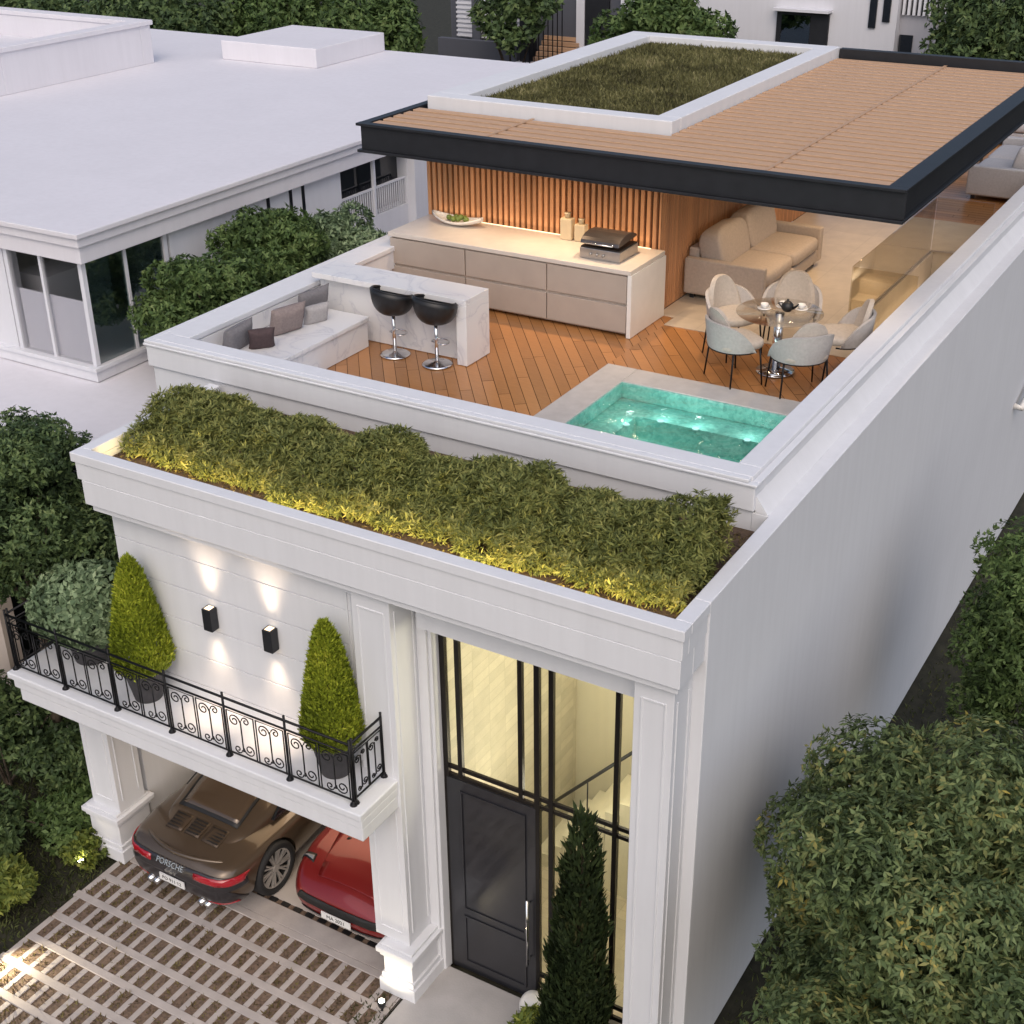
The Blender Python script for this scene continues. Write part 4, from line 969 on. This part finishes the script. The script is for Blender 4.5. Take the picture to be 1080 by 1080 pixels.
def bronze_coupe():
    K = .78; o = empty('sports_car', (-5.29, -.16, 0), 'bronze sports coupe parked nose first in the left garage bay, rear lights showing', 'car')
    tab = [(0.0, .62, .38, .66, .72, .745), (.05, .75, .30, .73, .785, .815), (.14, .85, .24, .785, .835, .865), (.35, .92, .20, .82, .875, .91), (.75, .955, .18, .85, .92, .97),
           (1.2, .95, .17, .85, .90, .93), (2.0, .90, .16, .82, .86, .88), (2.8, .89, .16, .80, .82, .83), (3.4, .92, .17, .79, .78, .77), (4.0, .86, .18, .70, .68, .68), (4.35, .72, .22, .58, .57, .57), (4.5, .5, .32, .48, .49, .5)]
    body = scaled(loft(tab, 46), K).build('body', M['bronzecar'], o, local=True, smooth=True, subsurf=1)
    cut_arches(body, [(.78, .92, .375, .415), (-.78, .92, .375, .415), (.76, 3.42, .34, .385), (-.76, 3.42, .34, .385)], K)
    # cabin
    ct = [(.42, .55, .80, .885), (.75, .66, .88, 1.0), (1.2, .73, .86, 1.16), (1.7, .75, .85, 1.27), (2.1, .75, .84, 1.30), (2.5, .73, .83, 1.26), (2.9, .70, .81, 1.08), (3.25, .66, .79, .80)]
    mb = MB(); v = []; n = 30; hs = None
    for y in np.linspace(ct[0][0], ct[-1][0], n):
        w, zb, zt = interp(ct, y); h = [(w, zb-.05), (w*.985, zb+(zt-zb)*.35), (w*.90, zb+(zt-zb)*.72), (w*.74, zb+(zt-zb)*.92), (w*.42, zb+(zt-zb)*.99), (0, zt)]
        rg = [(x, y, z) for x, z in h] + [(-x, y, z) for x, z in h[-2::-1]]; hs = len(rg); v += rg
    f = [(i*hs+k, i*hs+k+1, (i+1)*hs+k+1, (i+1)*hs+k) for i in range(n-1) for k in range(hs-1)]
    scaled(mb.add(v, f), K).build('cabin', M['bronzecar'], o, local=True, smooth=True, subsurf=1)
    def roofz(x, y):
        w, zb, zt = interp(ct, y); u = abs(x)/w
        pts = [(0, 1), (.42, .99), (.74, .92), (.90, .72), (.985, .35)]
        for (a, p), (b, q_) in zip(pts[:-1], pts[1:]):
            if u <= b: return zb + (zt-zb)*(p+(q_-p)*(u-a)/(b-a))
        return zb
    patch(o, 'rear_window_seal', M['grille'], K, np.linspace(-.50, .50, 11), np.linspace(.74, 1.62, 11), roofz, .010)
    patch(o, 'rear_window', M['reflectglass'], K, np.linspace(-.46, .46, 11), np.linspace(.79, 1.58, 11), roofz, .016)
    patch(o, 'windscreen', M['darkglass'], K, np.linspace(-.52, .52, 11), np.linspace(2.5, 3.1, 8), roofz, .012)
    for s in (-1, 1):
        mb = MB(); pts = [(1.15, .93), (1.5, 1.12), (2.0, 1.19), (2.45, 1.14), (2.85, .92)]
        mb.add([(s*(.765-.10*max(0, z-.93)/.26), y, z) for y, z in pts] + [(s*(.70-.10*max(0, z-.93)/.26), y, z) for y, z in pts], [(0, 1, 2, 3, 4), (9, 8, 7, 6, 5)] + [(i, (i+1) % 5, 5+(i+1) % 5, 5+i) for i in range(5)])
        scaled(mb, K).build('side_window', M['darkglass'], o, local=True)
    def deckz(x, y):
        w, zb, zs, ze, zd = interp(tab, y); u = abs(x)/w
        return (zd + (ze-zd)*u/.55 if u < .55 else ze + (zs-ze)*(u-.55)/.38) + .012
    for x0, x1 in ((-.44, -.17), (-.12, .12), (.17, .44)):
        g = patch(o, 'engine_grille', M['bronzedark'], K, np.linspace(x0, x1, 5), np.linspace(.40, .66, 5), lambda x, y: max(deckz(x, y), roofz(x, y) if y > .42 else 0), .006)
        sl = MB()
        for i in range(5):
            yy = .425+i*.05; xa, xb = x0+.02, x1-.02
            zz = max(deckz((xa+xb)/2, yy), roofz((xa+xb)/2, yy))
            sl.box(xa, xb, yy, yy+.02, zz+.004, zz+.012)
        scaled(sl, K).build('grille_slat', M['grille'], g, local=True)
    # duck tail edge
    pts = [(x, .10+.30*(x/.8)**2, .865-.06*(x/.8)**2) for x in np.linspace(-.74, .74, 17)]
    mb = MB(); mb.tube(pts, [.012+.02*(1-(abs(p[0])/.78)**4) for p in pts], 8); scaled(mb, K).build('spoiler', M['bronzecar'], o, local=True, smooth=True)
    UP, DN, LF, RT, FW, BK = (0, 0, 1), (0, 0, -1), (-1, 0, 0), (1, 0, 0), (0, 1, 0), (0, -1, 0)
    skin_piece(body, 'rear_bumper', M['blackcar'], [((0, 0, .62), (0, -.30, 1)), ((0, .62, 0), FW), ((0, .55, .2), (0, 1, 1.2)), ((0, 0, .19), DN)], K, .005)
    skin_piece(body, 'rear_panel', M['blackcar'], [((0, 0, .775), (0, .25, 1)), ((0, 0, .55), DN), ((.93, 0, 0), RT), ((-.93, 0, 0), LF), ((0, .40, 0), FW)], K, .009)
    for s in (-1, 1):
        a, b = ((.36, .90) if s > 0 else (-.90, -.36))
        skin_piece(body, 'tail_light', M['redlens'], [((0, 0, .735), (0, .05, 1)), ((s*.36, 0, .655), (-s*.05, 0, -1)), ((a, 0, 0), LF), ((b, 0, 0), RT), ((0, .46, 0), FW)], K, .014, .02)
        skin_piece(body, 'rear_reflector', M['redlens'], [((0, 0, .335), UP), ((0, 0, .30), DN), ((s*.52, 0, 0), LF if s > 0 else RT), ((s*.84, 0, 0), RT if s > 0 else LF), ((0, .5, 0), FW)], K, .014)
        mb = MB()
        for dx in (-.055, .055): mb.tube([(s*.44+dx, .03, .235), (s*.44+dx, .20, .24)], .042, 14)
        scaled(mb, K).build('exhaust', M['chrome'], o, local=True, smooth=True)
    pl = scaled(MB().box(-.21, .21, -.030, -.014, .43, .54), K).build('number_plate', M['plate'], o, local=True)
    RX = Matrix.Rotation(R(90), 4, 'X')
    text('plate_number', 'PO 911·12', .075*K, M['ink'], pl, Matrix.Translation((0, -.032*K, .485*K)) @ RX, .001)
    tilt = Matrix.Rotation(R(58), 4, 'X')
    text('rear_lettering', 'PORSCHE', .105*K, M['letters'], o, Matrix.Translation((0, .000*K, .742*K)) @ tilt, .022)
    text('rear_lettering', 'turbo S', .06*K, M['letters'], o, Matrix.Translation((0, -.016*K, .635*K)) @ Matrix.Rotation(R(80), 4, 'X'), .02)
    for x, y, r_ in ((.94, .92, .375), (-.94, .92, .375), (.90, 3.42, .335), (-.90, 3.42, .335)): wheel(o, x, y, r_, K)
    for s in (-1, 1):
        mb = MB().pillow((s*.98, 2.72, .98), .11, .07, .065, None, .7, 8, .8); scaled(mb, K).build('mirror', M['bronzecar'], o, local=True, smooth=True)
M['reflectglass'] = plain('brown_reflection_glass', (.11, .075, .048), .08, .3, .05, 2, 0, coat=.8)  # dark rear window with a brown reflection put into its base colour
M['bronzedark'] = plain('bronze_grille', (.07, .047, .030), .45, .3, .1, 4, 0)
bronze_coupe()

def red_car():
    K = .80; o = empty('red_car', (-3.60, .30, 0), 'glossy red sports car facing out of the right garage bay, half behind the column', 'car', None, R(180))
    o.location = Vector((-3.60, .30 + 4.4*K, 0))*S
    # front at y = 4.4 (local), which points to the street after the turn
    tab = [(0, .6, .38, .58, .62, .64), (.2, .82, .24, .76, .82, .85), (.8, .92, .18, .84, .88, .92), (1.6, .89, .17, .82, .86, .88), (2.6, .88, .17, .82, .85, .88), (3.2, .90, .17, .83, .84, .88),
           (3.7, .90, .18, .77, .78, .83), (4.05, .86, .19, .68, .71, .75), (4.25, .78, .20, .58, .62, .655), (4.36, .66, .22, .50, .54, .56), (4.4, .56, .26, .44, .47, .49)]
    body = scaled(loft(tab, 46), K).build('body', M['redcar'], o, local=True, smooth=True, subsurf=1)
    cut_arches(body, [(.76, .85, .34, .385), (-.76, .85, .34, .385), (.76, 3.45, .34, .385), (-.76, 3.45, .34, .385)], K)
    ct = [(.35, .55, .80, .87), (.9, .68, .86, 1.10), (1.5, .72, .85, 1.24), (2.0, .72, .85, 1.26), (2.5, .70, .84, 1.14), (3.05, .66, .83, .86)]
    mb = MB(); v = []; n = 24
    for y in np.linspace(ct[0][0], ct[-1][0], n):
        w, zb, zt = interp(ct, y); h = [(w, zb-.05), (w*.985, zb+(zt-zb)*.35), (w*.90, zb+(zt-zb)*.72), (w*.74, zb+(zt-zb)*.92), (w*.42, zb+(zt-zb)*.99), (0, zt)]
        rg = [(x, y, z) for x, z in h] + [(-x, y, z) for x, z in h[-2::-1]]; hs = len(rg); v += rg
    scaled(mb.add(v, [(i*hs+k, i*hs+k+1, (i+1)*hs+k+1, (i+1)*hs+k) for i in range(n-1) for k in range(hs-1)]), K).build('cabin', M['darkglass'], o, local=True, smooth=True, subsurf=1)
    def hoodz(x, y):
        w, zb, zs, ze, zd = interp(tab, y); u = abs(x)/w
        return (zd + (ze-zd)*u/.55 if u < .55 else ze + (zs-ze)*min(1, (u-.55)/.38)) + .004
    UP, DN, LF, RT, FW, BK = (0, 0, 1), (0, 0, -1), (-1, 0, 0), (1, 0, 0), (0, 1, 0), (0, -1, 0)
    sk = lambda *a, **k: skin_piece(body, *a, **k)
    sk('bonnet', M['redcar'], [((0, 0, .60), DN), ((.56, 3.6, 0), (1, .22, 0)), ((-.56, 3.6, 0), (-1, .22, 0)), ((0, 3.05, 0), BK), ((0, 4.16, 0), FW)], K, off=.012)
    for s in (-1, 1):
        for y0 in (3.45, 3.55): patch(o, 'bonnet_vent', M['grille'], K, np.linspace(s*.32-.10, s*.32+.10, 4), np.linspace(y0, y0+.045, 3), lambda x, y: hoodz(x, y), .020)
        sk('headlight', M['lens'], [((0, 0, .55), DN), ((s*.635, 4.0, 0), (-s, -.25, 0)), ((0, 3.95, 0), BK), ((0, 4.20, 0), (s*.3, 1, 0))], K, off=.012)
        sk('headlight_surround', M['grille'], [((0, 0, .53), DN), ((s*.615, 4.0, 0), (-s, -.25, 0)), ((0, 3.92, 0), BK), ((0, 4.22, 0), (s*.3, 1, 0))], K, off=.006)
    def front(x): return 4.43
    sk('grille', M['grille'], [((0, 0, .505), (0, 0, 1)), ((0, 0, .40), DN), ((0, 4.05, 0), BK), ((.62, 0, .45), (1, 0, .6)), ((-.62, 0, .45), (-1, 0, .6))], K, off=.010)
    sk('lower_intake', M['grille'], [((0, 0, .285), UP), ((0, 0, .225), DN), ((0, 4.05, 0), BK), ((.60, 0, 0), RT), ((-.60, 0, 0), LF)], K, off=.010)
    pl = scaled(MB().box(-.22, .22, 4.415, 4.428, .30, .40), K).build('number_plate', M['plate'], o, local=True)
    text('plate_number', 'MA 2021', .075*K, M['ink'], pl, Matrix.Translation((0, 4.430*K, .35*K)) @ Matrix.Rotation(R(180), 4, 'Z') @ Matrix.Rotation(R(90), 4, 'X'), .001)
    for s in (-1, 1):
        mb = MB().pillow((s*.97, 2.75, .96), .11, .07, .065, None, .7, 8, .8); scaled(mb, K).build('mirror', M['redcar'], o, local=True, smooth=True)
    for x, y, r_ in ((.90, .85, .335), (-.90, .85, .335), (.90, 3.45, .335), (-.90, 3.45, .335)): wheel(o, x, y, r_, K)
red_car()

# ================================================================== neighbour on the left
NB = empty('neighbour_house', (-15, 6, 0), 'low white house on the left with a wide flat roof and a glazed corner', 'house')
n2 = M['white2']
m = MB(); m.box(-30, -8.55, 2.77, 14.3, 5.71, 5.77); m.box(-30, -8.59, 2.81, 14.26, 5.60, 5.709); m.box(-30, -8.63, 2.85, 14.22, 5.40, 5.599)
m.build('flat_roof', M['roofwhite'], NB, .01)
m = MB(); m.box(-8.95, -8.75, 4.42, 7.70, 2.0, 5.399); m.box(-8.95, -8.75, 9.35, 14.1, 2.0, 5.399); m.box(-8.94, -8.76, 7.701, 9.349, 2.0, 4.55)
m.box(-30, -10.05, 2.95, 3.15, 2.0, 5.399); m.box(-30, -8.76, 14.0, 14.1, 2, 5.399)
m.build('wall', n2, NB)
m = MB(); m.box(-10.6, -8.72, 2.90, 3.2, 3.96, 4.09); m.box(-8.95, -8.72, 3.201, 4.419, 3.96, 4.09); m.box(-10.62, -8.69, 2.87, 3.22, 4.091, 4.14); m.box(-8.97, -8.69, 3.221, 4.419, 4.091, 4.14)
m.build('sill', n2, NB, .006)
m = MB(); m.box(-8.80, -8.74, 2.94, 3.0, 4.141, 5.399); m.box(-8.79, -8.75, 3.60, 3.64, 4.141, 5.399); m.box(-8.80, -8.74, 4.24, 4.30, 4.141, 5.399); m.box(-8.80, -8.74, 4.34, 4.419, 4.141, 5.399)
m.box(-9.44, -9.40, 2.94, 2.98, 4.141, 5.399); m.box(-10.02, -9.96, 2.94, 3.0, 4.141, 5.399)
m.build('window_frame', n2, NB)
box('window_pane', M['winglass'], NB, (-8.775, -8.765, 3.0, 4.24, 4.141, 5.399)); box('window_pane', M['winpale'], NB, (-9.96, -8.80, 2.965, 2.975, 4.141, 5.399))
# the room behind the glazed corner
box('roller_blind', M['palegrey'], NB, (-9.94, -8.86, 3.02, 3.03, 4.141, 4.88))
m = MB(); m.box(-12, -8.96, 3.2, 6.0, 4.0, 4.08); m.box(-12, -8.96, 5.0, 5.1, 4.081, 5.399); m.box(-10.4, -9.9, 3.4, 4.4, 4.081, 4.9)
m.build('interior', M['palegrey'], NB)
# recessed balcony with white balusters and a slot window row
m = MB(); m.box(-8.945, -8.93, 7.701, 9.349, 4.56, 5.399); m.build('window_pane', M['darkglass'], NB)
for y in (7.70, 8.52): box('window_post', n2, NB, (-8.80, -8.755, y, y+.05, 4.551, 5.399))
m = MB(); y = 7.76
while y < 9.34: m.box(-8.80, -8.785, y, y+.018, 4.56, 4.93); y += .052
m.box(-8.81, -8.775, 7.751, 8.519, 4.931, 4.96); m.box(-8.81, -8.775, 8.571, 9.349, 4.931, 4.96); m.build('balustrade', n2, NB)
m = MB()
for y in (5.62, 6.16, 6.62, 6.88): m.box(-8.752, -8.742, y, y+.06, 4.9, 5.398)
m.build('slot_window', M['darkglass'], NB)
box('corner_pier', n2, NB, (-8.76, -8.62, 9.36, 12.5, 2.0, 5.39))
# parapet box and skylight box on the roof
m = MB(); a = (-22, -15.55, 7.7, 11.3)
m.box(a[0], a[1], a[2], a[2]+.25, 5.77, 6.42); m.box(a[0], a[1], a[3]-.25, a[3], 5.77, 6.42); m.box(a[1]-.25, a[1], a[2]+.251, a[3]-.251, 5.77, 6.42); m.box(a[0], a[1]-.251, a[2]+.251, a[3]-.251, 5.77, 6.05)
m.box(a[0], a[1]+.04, a[2]-.04, a[2]+.27, 6.421, 6.50); m.box(a[0], a[1]+.04, a[3]-.27, a[3]+.04, 6.421, 6.50); m.box(a[1]-.27, a[1]+.04, a[2]+.271, a[3]-.271, 6.421, 6.50)
m.build('roof_upstand', M['roofwhite'], NB, .01)
box('roof_hatch', M['roofwhite'], NB, (-14.7, -12.55, 12.15, 14.2, 5.77, 6.1), .015)
# lower storey with its own flat roof
m = MB(); m.box(-30, -6.76, 1.0, 12, 3.75, 3.95); m.build('terrace_roof', M['roofwhite'], NB, .01)
m = MB(); m.box(-30, -9.0, 1.15, 1.35, 0, 3.749); m.build('lower_wall', M['beige'], NB)
for x in (-10.6, -12.4):
    f_ = MB().box(x-.5, x+.5, 1.12, 1.149, .9, 2.6).build('window', n2, NB); MB().box(x-.44, x+.44, 1.105, 1.119, .96, 2.54).build('pane', M['darkglass'], f_)

# ================================================================== trees
tree('big_tree', (2.4, 1.5, 0), (2.10, .95, 2.34), (1.64, 2.35, 1.32), 'big', 'large olive green tree with yellowing leaves at the lower right beside the side wall', 'tree', 92, 28000, 7, .067, .0122, .75, .5, 41, bark='palebark', trunk=.10, small=(.15, .33), limbs=16, fill=.2)
tree('slim_tree', (1.75, 5.2, 0), (1.7, 5.0, 2.5), (.72, .8, 1.45), 'gapleaf', 'mid green tree behind the large olive one, beside the side wall', 'tree', 24, 6000, 7, .068, .013, .75, .3, 42, small=(.3, .5))
tree('garden_tree', (-8.1, .9, 0), (-7.4, .55, 3.68), (.98, .85, 1.1), 'dkleaf', 'dense dark green tree at the left in front of the neighbour house', 'tree', 38, 9500, 7, .057, .0125, .8, .15, 43, small=(.25, .45))
for i, (c, rd, mt, lb, sd) in enumerate((((-7.62, 3.75, 4.75), (.78, .85, .70), 'gapleaf', 'dense green tree between the two houses, next to the glazed corner', 51),
        ((-7.65, 4.95, 5.05), (.72, .85, .62), 'gapleaf', 'tallest dense green tree in the middle of the gap between the two houses', 52),
        ((-7.62, 6.2, 4.80), (.68, .85, .60), 'silver', 'paler leaved tree in the gap between the houses, near the white balusters', 53))):
    tree('gap_tree', (c[0], c[1], 3.95), c, rd, mt, lb, 'tree', 22, 4200, 7, .068, .0145, .8, .1, sd, 'trees in the gap between the houses', small=(.3, .5), trunk=.05)
bg = [((-26.5, 19.0, 4.6), (2.6, 2, 1.6), 'dark green tree at the far left behind the neighbour roof', 61, 'dkleaf'), ((-22.6, 18.4, 4.7), (2.6, 1.8, 1.5), 'broad dark tree behind the neighbour roof, right of the roof upstand', 62, 'dkleaf'),
      ((-20.3, 20.3, 4.6), (2.0, 1.6, 1.4), 'mid green tree behind the skylight box of the neighbour roof', 63, 'gapleaf'), ((-17.8, 20.8, 4.6), (1.5, 1.4, 1.35), 'airy tree between the skylight box and the grey house', 64, 'gapleaf'),
      ((-10.9, 22.6, 5.1), (1.5, 1.3, 1.0), 'round bright green tree in front of the white house at the top', 66, 'gapleaf'), ((-3.7, 24.4, 5.0), (1.7, 1.5, 1.5), 'dark round tree at the top right corner beside the white house', 67, 'dkleaf')]
for c, rd, lb, sd, mt in bg:
    tree('distant_tree', (c[0], c[1], 0), c, rd, mt, lb, 'tree', 28, 4200, 6, .15, .036, .8, .1, sd, 'trees behind the houses', trunk=.12, small=(.3, .5))
tree('slender_tree', (-15.7, 24.2, 0), (-15.7, 24.0, 5.0), (1.1, .9, 1.2), 'dkleaf', 'thin open tree standing in front of the grey house', 'tree', 12, 500, 6, .18, .045, .8, .1, 68, trunk=.07, small=(.25, .4), limbs=9)

# ================================================================== houses in the background
G = empty('grey_house', (-16.5, 27, 0), 'dark grey modern house with white slatted screens and a timber stair, top middle', 'house')
box('wall', M['greywall'], G, (-19.0, -13.6, 26.3, 30, 0, 6.6)); box('low_wall', M['greywall'], G, (-19.0, -16.6, 25.6, 25.8, 0, 4.03))
m = MB(); m.box(-18.66, -16.55, 26.1, 26.2, 4.0, 5.8); m.build('screen_backing', M['palegrey'], G)
m = MB()
for i in range(14): m.box(-18.66, -16.55, 26.04, 26.099, 4.04+i*.12, 4.09+i*.12)
m.build('screen_slat', M['white2'], G)
box('post', M['greywall'], G, (-18.1, -17.85, 25.95, 26.03, 0, 6)); box('post', M['dark'], G, (-16.5, -16.2, 25.8, 26.2, 0, 6))
m = MB()
for i in range(6): m.box(-16.0, -14.9, 25.5+i*.15, 25.65+i*.15, 3.5+i*.12, 3.6+i*.12)
m.build('stair', M['slatwood'], G)
m = MB()
for i in range(9): m.tube([(-16.1+i*.14, 25.4, 3.4), (-16.1+i*.14, 25.4, 5.3)], .015, 5)
m.build('stair_railing', M['iron'], G)
d_ = box('door', M['dark'], G, (-14.75, -14.05, 26.22, 26.29, 3.2, 6.2)); box('door_frame', M['palegrey'], G, (-15.0, -14.76, 26.2, 26.29, 3.2, 6.2)); box('forecourt', M['palegrey'], G, (-16.58, -13.5, 25.2, 26.0, 0, 3.55))
WH = empty('white_house', (-8, 28, 0), 'white rendered house with dark windows and a slatted balcony at the top right', 'house')
box('wall', M['palegrey'], WH, (-13.6, -6.45, 26, 32, 0, 7.5)); box('wing', M['midgrey'], WH, (-6.449, -2.5, 26.3, 31, 0, 7.2))
w = box('window', M['dark'], WH, (-9.35, -8.05, 25.93, 25.999, 4.1, 5.28)); box('pane', M['winglass'], w, (-9.22, -8.5, 25.915, 25.929, 4.1, 5.18)); box('window_canopy', M['palegrey'], w, (-9.4, -8.0, 25.7, 25.999, 5.281, 5.34))
for x, z in ((-7.10, 5.0), (-6.78, 5.15)): box('slit_window', M['darkglass'], WH, (x, x+.17, 25.95, 25.999, z, 7))
m = MB()
for i in range(9): m.box(-6.40+i*.12, -6.34+i*.12, 26.2, 26.299, 5.30, 6.6)
m.build('balcony_slat', M['white2'], WH)
box('balcony_shade', M['darkglass'], WH, (-6.44, -5.1, 26.28, 26.2995, 5.3, 6.6))
for x0, x1, z0, z1 in ((-6.42, -6.1, 4.45, 4.85), (-5.15, -4.7, 4.45, 4.85)): box('window', M['darkglass'], WH, (x0, x1, 26.26, 26.2995, z0, z1))
